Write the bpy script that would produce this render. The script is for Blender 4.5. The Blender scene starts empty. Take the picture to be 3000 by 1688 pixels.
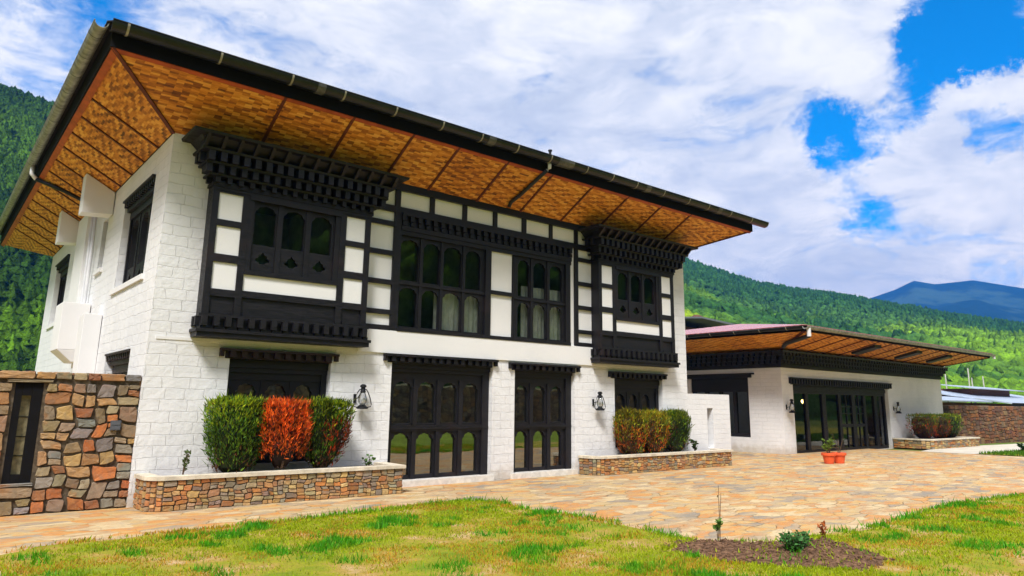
import bpy, bmesh, math, random
import numpy as np
from mathutils import Vector, Matrix

S = bpy.context.scene
C = S.collection
R = math.radians
rnd = random.Random(7)

# ------------------------------------------------------------------ camera
CAM = Vector((-2.980, -13.628, 1.734))
yaw, pitch, roll = R(40.015), R(11.537), R(.606)
fw = Vector((math.sin(yaw) * math.cos(pitch), math.cos(yaw) * math.cos(pitch), math.sin(pitch)))
rt = Vector((math.cos(yaw), -math.sin(yaw), 0))
up = rt.cross(fw)
rt, up = math.cos(roll) * rt + math.sin(roll) * up, -math.sin(roll) * rt + math.cos(roll) * up
cd = bpy.data.cameras.new("camera")
cam = bpy.data.objects.new("camera", cd)
C.objects.link(cam)
cam.matrix_world = Matrix(((rt.x, up.x, -fw.x, CAM.x), (rt.y, up.y, -fw.y, CAM.y), (rt.z, up.z, -fw.z, CAM.z), (0, 0, 0, 1)))
cd.sensor_width = 36
cd.lens = 2075.124 / 3000 * 36
cd.shift_x = -31.9 / 3000
cd.shift_y = -80.9 / 3000
cd.clip_end = 20000
S.camera = cam

# ------------------------------------------------------------------ world, sun, exposure
SUN_EL, SUN_AZ = R(52), R(-68)          # azimuth from +Y towards +X
S.view_settings.view_transform = 'Standard'
S.view_settings.look = 'None'
S.view_settings.gamma = 1
S.view_settings.exposure = 0.95
S.render.engine = 'CYCLES'
S.cycles.volume_bounces = 1
S.cycles.max_bounces = 8
S.cycles.transparent_max_bounces = 12

W = bpy.data.worlds.new("World")
S.world = W
W.use_nodes = True


class NT:
    """small helper for writing node trees"""
    def __init__(s, tree):
        s.t = tree
        s.t.nodes.clear()

    def n(s, ty, ins=None, **props):
        nd = s.t.nodes.new(ty)
        for k, v in props.items():
            setattr(nd, k, v)
        for k, v in (ins or {}).items():
            sock = nd.inputs[k]
            if hasattr(v, 'bl_idname') and v.bl_idname.startswith('NodeSocket'):
                s.t.links.new(v, sock)
            elif hasattr(v, 'outputs'):
                s.t.links.new(v.outputs[0], sock)
            else:
                if isinstance(v, (tuple, list)) and len(v) == 3 and sock.type == 'RGBA':
                    v = (*v, 1)
                sock.default_value = v
        return nd

    def m(s, op, a, b=0.0, c=None, clamp=False):
        ins = {0: a, 1: b}
        if c is not None:
            ins[2] = c
        return s.n('ShaderNodeMath', ins, operation=op, use_clamp=clamp)

    def vm(s, op, a, b=(0, 0, 0)):
        return s.n('ShaderNodeVectorMath', {0: a, 1: b}, operation=op)

    def mix(s, f, a, b, blend='MIX'):
        nd = s.n('ShaderNodeMix', None, data_type='RGBA', blend_type=blend)
        for idx, v in ((0, f), (6, a), (7, b)):
            sock = nd.inputs[idx]
            if hasattr(v, 'bl_idname') and v.bl_idname.startswith('NodeSocket'):
                s.t.links.new(v, sock)
            elif hasattr(v, 'outputs'):
                s.t.links.new(v.outputs[2] if v.bl_idname == 'ShaderNodeMix' else v.outputs[0], sock)
            else:
                if isinstance(v, (tuple, list)) and len(v) == 3:
                    v = (*v, 1)
                sock.default_value = v
        return nd.outputs[2]

    def ramp(s, f, stops, interp='LINEAR'):
        nd = s.n('ShaderNodeValToRGB', {0: f})
        cr = nd.color_ramp
        cr.interpolation = interp
        while len(cr.elements) < len(stops):
            cr.elements.new(.5)
        for e, (p, c) in zip(cr.elements, stops):
            e.position = p
            e.color = (*c, 1) if len(c) == 3 else c
        return nd.outputs[0]

    def mr(s, v, a, b, c=0.0, d=1.0, smooth=True):
        return s.n('ShaderNodeMapRange', {0: v, 1: a, 2: b, 3: c, 4: d}, interpolation_type='SMOOTHSTEP' if smooth else 'LINEAR', clamp=True)

    def noise(s, vec, scale, detail=4, rough=.55, dim='3D'):
        return s.n('ShaderNodeTexNoise', {'Vector': vec, 'Scale': scale, 'Detail': detail, 'Roughness': rough}, noise_dimensions=dim)


t = NT(W.node_tree)
tc = t.n('ShaderNodeTexCoord').outputs['Generated']
sky = t.n('ShaderNodeTexSky', sky_type='NISHITA', sun_disc=False, sun_elevation=SUN_EL, sun_rotation=SUN_AZ, altitude=2200, dust_density=.3, ozone_density=2.5)
skyc = t.n('ShaderNodeHueSaturation', {'Hue': .497, 'Saturation': 1.5, 'Value': 1.28, 'Color': sky.outputs[0]})
sep = t.n('ShaderNodeSeparateXYZ', {0: tc})
# clouds live in the sky dome: noise on the direction, flattened towards the horizon
zz = t.m('ADD', t.m('MAXIMUM', sep.outputs[2], 0.0), .35)
pv = t.n('ShaderNodeCombineXYZ', {0: t.m('DIVIDE', sep.outputs[0], zz), 1: t.m('DIVIDE', sep.outputs[1], zz), 2: t.m('MULTIPLY', sep.outputs[2], 2.2)})
warp = t.noise(pv, 2.2, 3)
pw = t.vm('ADD', pv, t.vm('SCALE', t.vm('SUBTRACT', warp.outputs['Color'], (.5, .5, .5))))
pw.inputs[1].links[0].from_node.inputs['Scale'].default_value = .35
n1 = t.noise(pw, 2.6, 9, .58)
n2 = t.noise(pw, 7.0, 8, .62)
n4 = t.noise(pw, 19.0, 7, .65)
dens = t.m('ADD', t.m('ADD', t.m('MULTIPLY', n1, .50), t.m('MULTIPLY', n2, .32)), t.m('MULTIPLY', n4, .18))
dens = t.m('ADD', t.m('MULTIPLY', t.m('SUBTRACT', dens, .5), 1.55), .5)
# open patches of blue: (direction, radius, depth)
HOLES = [((.876, .192, .442), .11, .50), ((.867, .245, .428), .07, .34), ((.870, .290, .400), .058, .34), ((.875, .316, .367), .042, .28),
         ((.842, .402, .352), .05, .34), ((.858, .385, .336), .05, .36), ((.874, .352, .330), .035, .24), ((.916, .247, .316), .045, .34), ((.889, .388, .241), .036, .28), ((.87, .40, .28), .035, .20),
         ((.319, .846, .427), .12, .11), ((.573, .674, .467), .08, .16), ((.075, .91, .41), .10, .26), ((.03, .945, .325), .06, .14), ((.898, .240, .372), .036, -.34), ((.910, .208, .358), .034, -.34), ((.90, .30, .27), .06, -.22)]
wd = t.vm('NORMALIZE', t.vm('ADD', tc, t.vm('SCALE', t.vm('SUBTRACT', t.noise(tc, 13, 8, .68).outputs['Color'], (.5, .5, .5)))))
wd.inputs[0].links[0].from_node.inputs[1].links[0].from_node.inputs['Scale'].default_value = .13
cov = t.m('ADD', dens, .185)
for d, r, k in HOLES:
    d = Vector(d).normalized()
    dist = t.vm('DISTANCE', wd, tuple(d)).outputs['Value']
    cov = t.m('SUBTRACT', cov, t.mr(dist, r * 1.25, r * .35, 0, k * .62))
mask = t.mr(cov, .33, .64)
# brightness of the cloud itself: thick parts greyer, lit rims white
n3 = t.noise(pw, 1.7, 8, .55)
shade = t.m('ADD', t.m('ADD', t.m('MULTIPLY', n3, .48), t.m('MULTIPLY', n2, .36)), t.m('MULTIPLY', n4, .16))
cl = t.ramp(shade, [(.38, (.66, .71, .80)), (.45, (.79, .82, .88)), (.505, (.94, .945, .955)), (.56, (1.08, 1.06, 1.03))])
low = t.mr(sep.outputs[2], .34, .10)
cl = t.mix(low, cl, t.mix(1.0, cl, (1.46, 1.36, 1.16), 'MULTIPLY'))
bg1 = t.n('ShaderNodeBackground', {'Color': skyc, 'Strength': .115})
bg2 = t.n('ShaderNodeBackground', {'Color': cl, 'Strength': .60})
mx = t.n('ShaderNodeMixShader', {0: mask, 1: bg1, 2: bg2})
t.n('ShaderNodeOutputWorld', {0: mx})

sd = bpy.data.lights.new("sun", 'SUN')
sd.energy = 2.9
sd.angle = R(14)
sd.color = (1, .975, .935)
so = bpy.data.objects.new("sun", sd)
C.objects.link(so)
sdir = Vector((math.sin(SUN_AZ) * math.cos(SUN_EL), math.cos(SUN_AZ) * math.cos(SUN_EL), math.sin(SUN_EL)))
SUN_FROM = Vector((-.50, -.42, .80)).normalized()
so.rotation_euler = SUN_FROM.to_track_quat('Z', 'Y').to_euler()
sky.sun_elevation = math.asin(SUN_FROM.z)
sky.sun_rotation = math.atan2(SUN_FROM.x, SUN_FROM.y)


# ------------------------------------------------------------------ helpers
def lin(r, g, b):
    f = lambda c: (c / 255 / 12.92) if c / 255 <= .04045 else ((c / 255 + .055) / 1.055) ** 2.4
    return (f(r), f(g), f(b))


ORG = {}


def tag(o, label=None, cat=None, group=None, kind=None):
    if label: o['label'] = label
    if cat: o['category'] = cat
    if group: o['group'] = group
    if kind: o['kind'] = kind
    return o


def thing(name, loc, label, cat, group=None):
    o = bpy.data.objects.new(name, None)
    o.empty_display_size = .3
    o.location = loc
    C.objects.link(o)
    ORG[o.name] = Vector(loc)
    return tag(o, label, cat, group)


class MB:
    """collects faces in world coordinates, then links them as ONE mesh object"""
    def __init__(s):
        s.v, s.f, s.c = [], [], []

    def face(s, pts, col=None):
        b = len(s.v)
        s.v += [tuple(p) for p in pts]
        s.f.append(tuple(range(b, b + len(pts))))
        s.c.append(col)
        return s

    def box(s, x0, x1, y0, y1, z0, z1, col=None):
        b = len(s.v)
        s.v += [(x0, y0, z0), (x1, y0, z0), (x1, y1, z0), (x0, y1, z0), (x0, y0, z1), (x1, y0, z1), (x1, y1, z1), (x0, y1, z1)]
        for q in ((0, 3, 2, 1), (4, 5, 6, 7), (0, 1, 5, 4), (1, 2, 6, 5), (2, 3, 7, 6), (3, 0, 4, 7)):
            s.f.append(tuple(b + i for i in q))
            s.c.append(col)
        return s

    def hexa(s, p, col=None):
        """8 corners, bottom ring then top ring"""
        b = len(s.v)
        s.v += [tuple(q) for q in p]
        for q in ((0, 3, 2, 1), (4, 5, 6, 7), (0, 1, 5, 4), (1, 2, 6, 5), (2, 3, 7, 6), (3, 0, 4, 7)):
            s.f.append(tuple(b + i for i in q))
            s.c.append(col)
        return s

    def prism(s, poly, z0, z1, col=None):
        n = len(poly)
        b = len(s.v)
        s.v += [(x, y, z0) for x, y in poly] + [(x, y, z1) for x, y in poly]
        s.f.append(tuple(b + n + i for i in range(n)))
        s.f.append(tuple(b + n - 1 - i for i in range(n)))
        s.c += [col, col]
        for i in range(n):
            j = (i + 1) % n
            s.f.append((b + i, b + j, b + n + j, b + n + i))
            s.c.append(col)
        return s

    def tube(s, pts, r, n=8, col=None, caps=True):
        pts = [Vector(p) for p in pts]
        rs = r if isinstance(r, (list, tuple)) else [r] * len(pts)
        b = len(s.v)
        for i, p in enumerate(pts):
            d = (pts[min(i + 1, len(pts) - 1)] - pts[max(i - 1, 0)]).normalized()
            a = d.cross(Vector((0, 0, 1)) if abs(d.z) < .9 else Vector((1, 0, 0))).normalized()
            c = d.cross(a)
            for k in range(n):
                an = 2 * math.pi * k / n
                s.v.append(tuple(p + (a * math.cos(an) + c * math.sin(an)) * rs[i]))
        for i in range(len(pts) - 1):
            for k in range(n):
                k2 = (k + 1) % n
                s.f.append((b + i * n + k, b + i * n + k2, b + (i + 1) * n + k2, b + (i + 1) * n + k))
                s.c.append(col)
        if caps:
            s.f.append(tuple(b + n - 1 - k for k in range(n)))
            s.f.append(tuple(b + (len(pts) - 1) * n + k for k in range(n)))
            s.c += [col, col]
        return s

    def lathe(s, cx, cy, prof, n=20, col=None):
        b = len(s.v)
        for r, z in prof:
            for k in range(n):
                an = 2 * math.pi * k / n
                s.v.append((cx + r * math.cos(an), cy + r * math.sin(an), z))
        for i in range(len(prof) - 1):
            for k in range(n):
                k2 = (k + 1) % n
                s.f.append((b + i * n + k, b + i * n + k2, b + (i + 1) * n + k2, b + (i + 1) * n + k))
                s.c.append(col)
        s.f.append(tuple(b + n - 1 - k for k in range(n)))
        s.f.append(tuple(b + (len(prof) - 1) * n + k for k in range(n)))
        s.c += [col, col]
        return s

    def build(s, name, mat, parent=None, smooth=False, bevel=0):
        off = Vector((0, 0, 0))
        root = parent
        while root is not None and root.parent is not None:
            root = root.parent
        if root is not None:
            off = ORG[root.name]
        me = bpy.data.meshes.new(name)
        me.from_pydata([(x - off.x, y - off.y, z - off.z) for x, y, z in s.v], [], s.f)
        me.materials.append(mat)
        if any(c is not None for c in s.c):
            at = me.color_attributes.new('Col', 'FLOAT_COLOR', 'CORNER')
            buf = []
            for f, c in zip(s.f, s.c):
                c = c or (1, 1, 1)
                buf += [c[0], c[1], c[2], 1] * len(f)
            at.data.foreach_set('color', buf)
        if smooth:
            me.polygons.foreach_set('use_smooth', [True] * len(me.polygons))
        me.update()
        o = bpy.data.objects.new(name, me)
        C.objects.link(o)
        if parent is not None:
            o.parent = parent
        else:
            ORG[o.name] = Vector((0, 0, 0))
        if bevel:
            bm = bmesh.new()
            bm.from_mesh(me)
            bmesh.ops.remove_doubles(bm, verts=bm.verts, dist=1e-5)
            ed = [e for e in bm.edges if len(e.link_faces) == 2 and e.calc_face_angle(0) > .6]
            bmesh.ops.bevel(bm, geom=ed, offset=bevel, segments=2, affect='EDGES', profile=.6)
            bm.to_mesh(me)
            bm.free()
        return o


def np_mesh(name, verts, faces_flat, nper, mat, cols=None, smooth=False, parent=None):
    """fast mesh of n-gons of one size, colour per face"""
    me = bpy.data.meshes.new(name)
    nf = len(faces_flat) // nper
    me.vertices.add(len(verts))
    me.vertices.foreach_set('co', np.asarray(verts, np.float32).ravel())
    me.loops.add(len(faces_flat))
    me.loops.foreach_set('vertex_index', np.asarray(faces_flat, np.int32))
    me.polygons.add(nf)
    me.polygons.foreach_set('loop_start', np.arange(nf, dtype=np.int32) * nper)
    try:
        me.polygons.foreach_set('loop_total', np.full(nf, nper, np.int32))
    except Exception:
        pass
    if smooth:
        me.polygons.foreach_set('use_smooth', np.ones(nf, bool))
    me.materials.append(mat)
    me.update(calc_edges=True)
    if cols is not None:
        at = me.color_attributes.new('Col', 'FLOAT_COLOR', 'CORNER')
        cc = np.repeat(np.c_[cols, np.ones(len(cols))], nper, axis=0).astype(np.float32)
        at.data.foreach_set('color', cc.ravel())
    me.validate()
    o = bpy.data.objects.new(name, me)
    C.objects.link(o)
    if parent is not None:
        o.parent = parent
        root = parent
        while root.parent is not None:
            root = root.parent
        o.location = -ORG[root.name]
    return o


# ------------------------------------------------------------------ materials
def M(name):
    m = bpy.data.materials.new(name)
    m.use_nodes = True
    return m, NT(m.node_tree)


def finish(t, color, rough=.8, spec=.3, metal=0, height=None, dist=.01, strength=1.0):
    ins = {'Base Color': color, 'Roughness': rough, 'Specular IOR Level': spec, 'Metallic': metal}
    if height is not None:
        ins['Normal'] = t.n('ShaderNodeBump', {'Height': height, 'Distance': dist, 'Strength': strength})
    p = t.n('ShaderNodeBsdfPrincipled', ins)
    t.n('ShaderNodeOutputMaterial', {0: p})
    return p


def pos(t):
    return t.n('ShaderNodeNewGeometry').outputs['Position']


def wall_uv(t):
    g = t.n('ShaderNodeNewGeometry')
    p = t.n('ShaderNodeSeparateXYZ', {0: g.outputs['Position']})
    nn = t.n('ShaderNodeSeparateXYZ', {0: g.outputs['True Normal']})
    side = t.m('GREATER_THAN', t.m('ABSOLUTE', nn.outputs[0]), .6)
    u = t.m('ADD', t.m('MULTIPLY', p.outputs[0], t.m('SUBTRACT', 1.0, side)), t.m('MULTIPLY', p.outputs[1], side))
    return t.n('ShaderNodeCombineXYZ', {0: u, 1: p.outputs[2], 2: 0.0}), g.outputs['Position']


def mat_whitewash(bw, bh, depth):
    m, t = M("whitewashed_stone")
    uv, p = wall_uv(t)
    w = t.noise(p, 2.3, 3)
    uvw = t.vm('ADD', uv, t.vm('MULTIPLY', t.vm('SUBTRACT', w.outputs['Color'], (.5, .5, .5)), (.16, .09, 0)))
    br = t.n('ShaderNodeTexBrick', {'Vector': uvw, 'Color1': (0, 0, 0), 'Color2': (1, 1, 1), 'Mortar': (.5, .5, .5), 'Scale': 1.0, 'Mortar Size': .007, 'Mortar Smooth': .8, 'Bias': 0, 'Brick Width': bw, 'Row Height': bh},
             offset=.43, offset_frequency=2, squash=.72, squash_frequency=3)
    fac = br.outputs['Fac']
    lum = t.noise(p, 1.1, 6, .6)
    fine = t.noise(p, 26, 5, .65)
    base = t.mix(t.mr(lum, .35, .7), (.79, .785, .79), (.72, .72, .73))
    base = t.mix(t.m('MULTIPLY', br.outputs['Color'], .14), base, (.66, .675, .70))
    base = t.mix(t.mr(fine, .60, .78, 0, .18), base, (.55, .54, .52))
    base = t.mix(t.m('MULTIPLY', t.m('MULTIPLY', fac, t.mr(t.noise(p, 1.7, 4), .35, .65)), .16), base, (.5, .5, .5))
    # grime that creeps up from the paving
    sz = t.n('ShaderNodeSeparateXYZ', {0: p})
    gr = t.m('MULTIPLY', t.mr(t.m('ADD', sz.outputs[2], t.m('MULTIPLY', t.noise(p, 5, 5), -.50)), .16, -.22), .6)
    base = t.mix(gr, base, (.42, .36, .27))
    st_ = t.noise(t.vm('MULTIPLY', p, (5, 5, .35)), 1.0, 5, .7)
    base = t.mix(t.mr(st_, .60, .76, 0, .20), base, (.47, .46, .43))
    h = t.m('ADD', t.m('MULTIPLY', t.m('SUBTRACT', 1.0, fac), .55), t.m('ADD', t.m('MULTIPLY', t.noise(p, 8, 4), 1.1), t.m('MULTIPLY', t.m('ADD', br.outputs['Color'], fine), .25)))
    finish(t, base, .85, .2, 0, h, depth)
    return m


WHITE = mat_whitewash(.46, .195, .014)
WHITE_FINE = mat_whitewash(.50, .15, .010)


def mat_plaster():
    m, t = M("white_plaster")
    p = pos(t)
    base = t.mix(t.mr(t.noise(p, .8, 6), .35, .7), (.79, .78, .775), (.75, .745, .74))
    finish(t, base, .8, .25, 0, t.noise(p, 14, 5), .002)
    return m


PLASTER = mat_plaster()


def mat_timber(name="dark_timber", c1=(.0045, .0044, .0064), c2=(.0125, .0108, .0135), rough=.5):
    m, t = M(name)
    p = pos(t)
    st = t.vm('MULTIPLY', p, (3, 9, 22))
    g = t.noise(st, 2.0, 5, .6)
    base = t.mix(t.mr(g, .35, .7), c1, c2)
    base = t.mix(t.mr(t.noise(p, 1.3, 3), .55, .75, 0, .5), base, (.024, .012, .012))
    finish(t, base, t.mr(g, .3, .7, rough - .1, rough + .15), .35, 0, g, .003)
    return m


TIMBER = mat_timber()
TIMBER_RED = mat_timber("brown_lintel_timber", (.016, .009, .010), (.034, .013, .012))


def mat_simple(name, c, rough=.7, spec=.3, metal=0, var=.15, scale=6, bump=.002):
    m, t = M(name)
    p = pos(t)
    n = t.noise(p, scale, 5, .6)
    a = tuple(x * (1 - var) for x in c)
    b = tuple(min(x * (1 + var), 1) for x in c)
    finish(t, t.mix(t.mr(n, .3, .7), a, b), rough, spec, metal, n, bump)
    return m


FASCIA = mat_simple("black_fascia", (.0055, .005, .0052), .8, .15)
TRIM_RED = mat_simple("red_brown_batten", (.115, .026, .012), .6, var=.3, scale=9)
TRIM_ORANGE = mat_simple("orange_trim_board", (.40, .075, .018), .55, var=.22, scale=5)
GUTTER = mat_simple("grey_painted_gutter", (.014, .016, .018), .34, .5, .3, .35, 3)
GUTTER_PALE = mat_simple("weathered_gutter", (.26, .265, .23), .5, .4, .1, .4, 7)
STRAP = mat_simple("pale_strap", (.30, .28, .23), .5)
GUTTER_MID = mat_simple("faded_gutter", (.10, .10, .095), .45, .4, .2, .4, 5)
PIPE = mat_simple("white_pipe", (.70, .70, .72), .4, .5, 0, .08)
PIPE_DARK = mat_simple("dark_pipe", (.020, .022, .024), .45, .4)
CONCRETE = mat_simple("pale_coping", (.62, .55, .43), .85, .2, 0, .2, 5, .004)
CONC_PATH = mat_simple("concrete_path_surface", (.60, .55, .46), .9, .2, 0, .15, 1.5, .004)
SOIL = mat_simple("soil", (.14, .078, .045), .95, .1, 0, .6, 18, .02)
TERRA = mat_simple("terracotta", (.72, .105, .030), .6, .3, 0, .12, 12)
IRON = mat_simple("black_iron", (.012, .012, .013), .45, .4, .5)
BARK = mat_simple("bark", (.10, .062, .038), .9, .1, 0, .4, 20)
ROOM = mat_simple("room_wall", (.50, .49, .45), .9, .1)
FLOOR = mat_simple("room_floor", (.10, .07, .05), .7, .2)
CURTAIN = mat_simple("curtain_cloth", (.62, .64, .62), .9, .1)
STEEL = mat_simple("pale_steel_sheet", (.50, .57, .68), .35, .5, .35, .1, 1.0)
RED_ROOF = mat_simple("red_painted_sheet", (.46, .15, .15), .25, .6, 0, .10, 1.2)
BROWNWALL = mat_simple("brown_boarding", (.13, .05, .03), .8)
PANEL_GOLD = mat_simple("mottled_glass_strip", (.21, .18, .105), .35, .5, 0, .5, 7)
WHITE_ROCK = mat_simple("white_rock", (.75, .74, .70), .8)
POLE_MAT = mat_simple("weathered_pole", (.55, .53, .46), .8)


def mat_glass(name, refl, tint):
    m, t = M(name)
    p = pos(t)
    bump = t.n('ShaderNodeBump', {'Height': t.noise(p, 1.6, 2), 'Distance': .004, 'Strength': .35})
    gl = t.n('ShaderNodeBsdfGlossy', {'Color': (.92, .95, .93), 'Roughness': .015, 'Normal': bump})
    tr = t.n('ShaderNodeBsdfTransparent', {'Color': tint})
    fr = t.n('ShaderNodeFresnel', {'IOR': 1.5})
    f = t.m('ADD', t.m('MULTIPLY', fr, .8), refl, clamp=True)
    mx = t.n('ShaderNodeMixShader', {0: f, 1: tr, 2: gl})
    t.n('ShaderNodeOutputMaterial', {0: mx})
    return m


GLASS = mat_glass("tinted_reflective_glass", .24, (.30, .32, .30))
GLASS_UP = mat_glass("upper_window_glass", .025, (.80, .82, .78))
LAMPGLASS = mat_glass("lamp_glass", .12, (.88, .88, .88))


def mat_soffit(along):
    """woven bamboo mat; 'along' = axis of the strips"""
    m, t = M("woven_bamboo_" + along)
    s = t.n('ShaderNodeSeparateXYZ', {0: pos(t)})
    a, b = (s.outputs[0], s.outputs[1]) if along == 'x' else (s.outputs[1], s.outputs[0])
    uv = t.n('ShaderNodeCombineXYZ', {0: a, 1: b, 2: 0.0})
    w = t.noise(uv, 3.0, 2)
    uv = t.vm('ADD', uv, t.vm('MULTIPLY', t.vm('SUBTRACT', w.outputs['Color'], (.5, .5, .5)), (.12, .05, 0)))
    pan = t.n('ShaderNodeTexWhiteNoise', {'W': t.m('FLOOR', t.m('DIVIDE', a, 1.4))}, noise_dimensions='1D')
    sv = t.n('ShaderNodeSeparateXYZ', {0: uv})
    iu = t.m('FLOOR', t.m('DIVIDE', sv.outputs[0], .135))
    jv = t.m('FLOOR', t.m('DIVIDE', sv.outputs[1], .038))
    zig = t.m('PINGPONG', jv, 7.0)
    over = t.m('LESS_THAN', t.m('MODULO', t.m('ADD', t.m('ADD', iu, zig), 4000.0), 4.0), 1.6)
    cell = t.n('ShaderNodeTexWhiteNoise', {'Vector': t.n('ShaderNodeCombineXYZ', {0: iu, 1: jv, 2: 0.0})}, noise_dimensions='2D')
    strip = t.n('ShaderNodeTexWhiteNoise', {'W': jv}, noise_dimensions='1D')
    fine = t.noise(t.vm('MULTIPLY', uv, (9, 46, 1)), 1.0, 4, .6)
    f = t.m('SUBTRACT', .70, t.m('MULTIPLY', over, .30))
    f = t.m('ADD', f, t.m('MULTIPLY', t.m('SUBTRACT', cell.outputs['Value'], .5), .36))
    f = t.m('ADD', f, t.m('MULTIPLY', t.m('SUBTRACT', strip.outputs['Value'], .5), .16))
    f = t.m('ADD', f, t.m('MULTIPLY', t.m('SUBTRACT', fine, .5), .50))
    f = t.m('ADD', f, t.m('MULTIPLY', t.m('SUBTRACT', t.noise(uv, 1.3, 5, .65), .5), .50))
    f = t.m('ADD', f, t.m('MULTIPLY', t.m('SUBTRACT', pan.outputs['Value'], .5), .14))
    col = t.ramp(f, [(.12, (.13, .040, .010)), (.36, (.37, .115, .014)), (.60, (.66, .245, .026)), (.92, (.84, .43, .075))])
    finish(t, col, .6, .3, 0, f, .006)
    return m


SOFFIT_X = mat_soffit('x')
SOFFIT_Y = mat_soffit('y')


def mat_stone():
    m, t = M("rubble_stone")
    at = t.n('ShaderNodeAttribute', attribute_name='Col').outputs['Color']
    p = pos(t)
    n = t.noise(p, 9, 6, .65)
    n2 = t.noise(p, 3.1, 4)
    col = t.mix(t.mr(n, .35, .7, 0, .45), at, (.16, .13, .10))
    col = t.mix(t.mr(n2, .54, .74, 0, .5), col, (.50, .20, .050))
    col = t.mix(t.mr(t.noise(p, 31, 4), .55, .75, 0, .3), col, (.42, .36, .27))
    finish(t, col, .85, .25, 0, t.m('ADD', n, t.m('MULTIPLY', n2, .6)), .02)
    return m


STONE = mat_stone()
MORTAR = mat_simple("dark_joint", (.10, .078, .054), .95, .1, 0, .4, 14)


def mat_far_stone():
    """rubble wall seen only in the glass"""
    m, t = M("rubble_wall_surface")
    uv, p = wall_uv(t)
    v = t.n('ShaderNodeTexVoronoi', {'Vector': t.vm('MULTIPLY', uv, (2.2, 3.6, 1)), 'Scale': 1.0, 'Randomness': .85})
    e = t.n('ShaderNodeTexVoronoi', {'Vector': t.vm('MULTIPLY', uv, (2.2, 3.6, 1)), 'Scale': 1.0, 'Randomness': .85}, feature='DISTANCE_TO_EDGE')
    s = t.n('ShaderNodeSeparateColor', {0: v.outputs['Color']})
    col = t.ramp(s.outputs[0], [(0, (.12, .09, .07)), (.3, (.30, .17, .08)), (.55, (.22, .19, .16)), (.8, (.38, .26, .14)), (1, (.16, .13, .12))])
    col = t.mix(t.mr(e.outputs['Distance'], .09, .02), col, (.03, .025, .02))
    finish(t, col, .9, .2)
    return m


def mat_paving():
    m, t = M("flagstone")
    p = pos(t)
    w = t.noise(p, 1.7, 4, .6)
    q = t.vm('ADD', t.vm('MULTIPLY', p, (1.3, 2.4, 1)), t.vm('MULTIPLY', t.vm('SUBTRACT', w.outputs['Color'], (.5, .5, .5)), (1.0, 1.0, 0)))
    v = t.n('ShaderNodeTexVoronoi', {'Vector': q, 'Scale': 1.7, 'Randomness': 1.0}, voronoi_dimensions='2D')
    e = t.n('ShaderNodeTexVoronoi', {'Vector': q, 'Scale': 1.7, 'Randomness': 1.0}, feature='DISTANCE_TO_EDGE', voronoi_dimensions='2D')
    s = t.n('ShaderNodeSeparateColor', {0: v.outputs['Color']})
    region = t.noise(p, .30, 4, .6)
    lay = t.noise(t.vm('MULTIPLY', p, (.8, 2.0, 1)), 1.6, 7, .68)
    f = t.m('ADD', t.m('ADD', t.m('MULTIPLY', s.outputs[0], .50), t.m('MULTIPLY', region, .50)), t.m('MULTIPLY', lay, .62))
    f = t.m('ADD', t.m('MULTIPLY', t.m('SUBTRACT', f, .81), 1.25), .54)
    col = t.ramp(f, [(.20, (.27, .235, .185)), (.33, (.43, .325, .205)), (.44, (.53, .385, .19)), (.53, (.58, .36, .13)), (.62, (.58, .245, .060)), (.71, (.47, .295, .15)), (.84, (.62, .48, .27))])
    n = t.noise(t.vm('MULTIPLY', p, (1, 2.2, 1)), 4, 8, .72)
    col = t.mix(t.mr(n, .50, .68, 0, .55), col, (.60, .30, .10))
    col = t.mix(t.mr(t.noise(t.vm('MULTIPLY', p, (1, 2, 1)), 7, 7, .78), .49, .66, 0, .62), col, (.31, .245, .17))
    col = t.mix(t.mr(t.noise(t.vm('MULTIPLY', p, (1, 1.8, 1)), 2.9, 7, .74), .53, .67, 0, .6), col, (.38, .32, .255))
    col = t.mix(t.mr(t.noise(t.vm('MULTIPLY', p, (1, 1.8, 1)), 5.3, 7, .74), .55, .70, 0, .6), col, (.72, .58, .38))
    brk = t.mr(t.noise(p, 1.1, 5, .7), .42, .62)
    j = t.m('MULTIPLY', t.mr(e.outputs['Distance'], .045, .006), brk)
    col = t.mix(t.m('MULTIPLY', j, .5), col, t.mix(t.mr(t.noise(p, .8, 3), .45, .62), (.19, .13, .08), (.24, .24, .09)))
    h = t.m('ADD', t.m('MULTIPLY', t.m('SUBTRACT', 1.0, j), .7), t.m('ADD', t.m('MULTIPLY', n, .9), t.m('MULTIPLY', s.outputs[1], .45)))
    finish(t, col, .75, .25, 0, h, .03)
    return m


PAVING = mat_paving()


def mat_lawn():
    m, t = M("dry_turf")
    p = pos(t)
    n = t.noise(p, 1.15, 5, .6)
    f = t.noise(p, 30, 4, .7)
    col = t.ramp(n, [(.36, (.17, .27, .012)), (.49, (.33, .33, .022)), (.58, (.46, .31, .07)), (.68, (.66, .45, .24))])
    col = t.mix(t.mr(f, .35, .7), col, t.mix(.5, col, (.20, .15, .05)))
    finish(t, col, .95, .1, 0, f, .03)
    return m


LAWN = mat_lawn()


def mat_field():
    m, t = M("valley_floor_grass")
    p = pos(t)
    col = t.mix(t.mr(t.noise(p, .06, 6, .6), .35, .65), (.10, .17, .025), (.22, .21, .06))
    finish(t, col, .95, .1, 0, t.noise(p, 3, 5), .05)
    return m


def mat_leaf(name, trans=.35, rough=.55, var=True):
    m, t = M(name)
    at = t.n('ShaderNodeAttribute', attribute_name='Col').outputs['Color']
    d = t.n('ShaderNodeBsdfPrincipled', {'Base Color': at, 'Roughness': rough, 'Specular IOR Level': .25})
    tl = t.n('ShaderNodeBsdfTranslucent', {'Color': at})
    mx = t.n('ShaderNodeMixShader', {0: trans, 1: d, 2: tl})
    t.n('ShaderNodeOutputMaterial', {0: mx})
    return m


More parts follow.
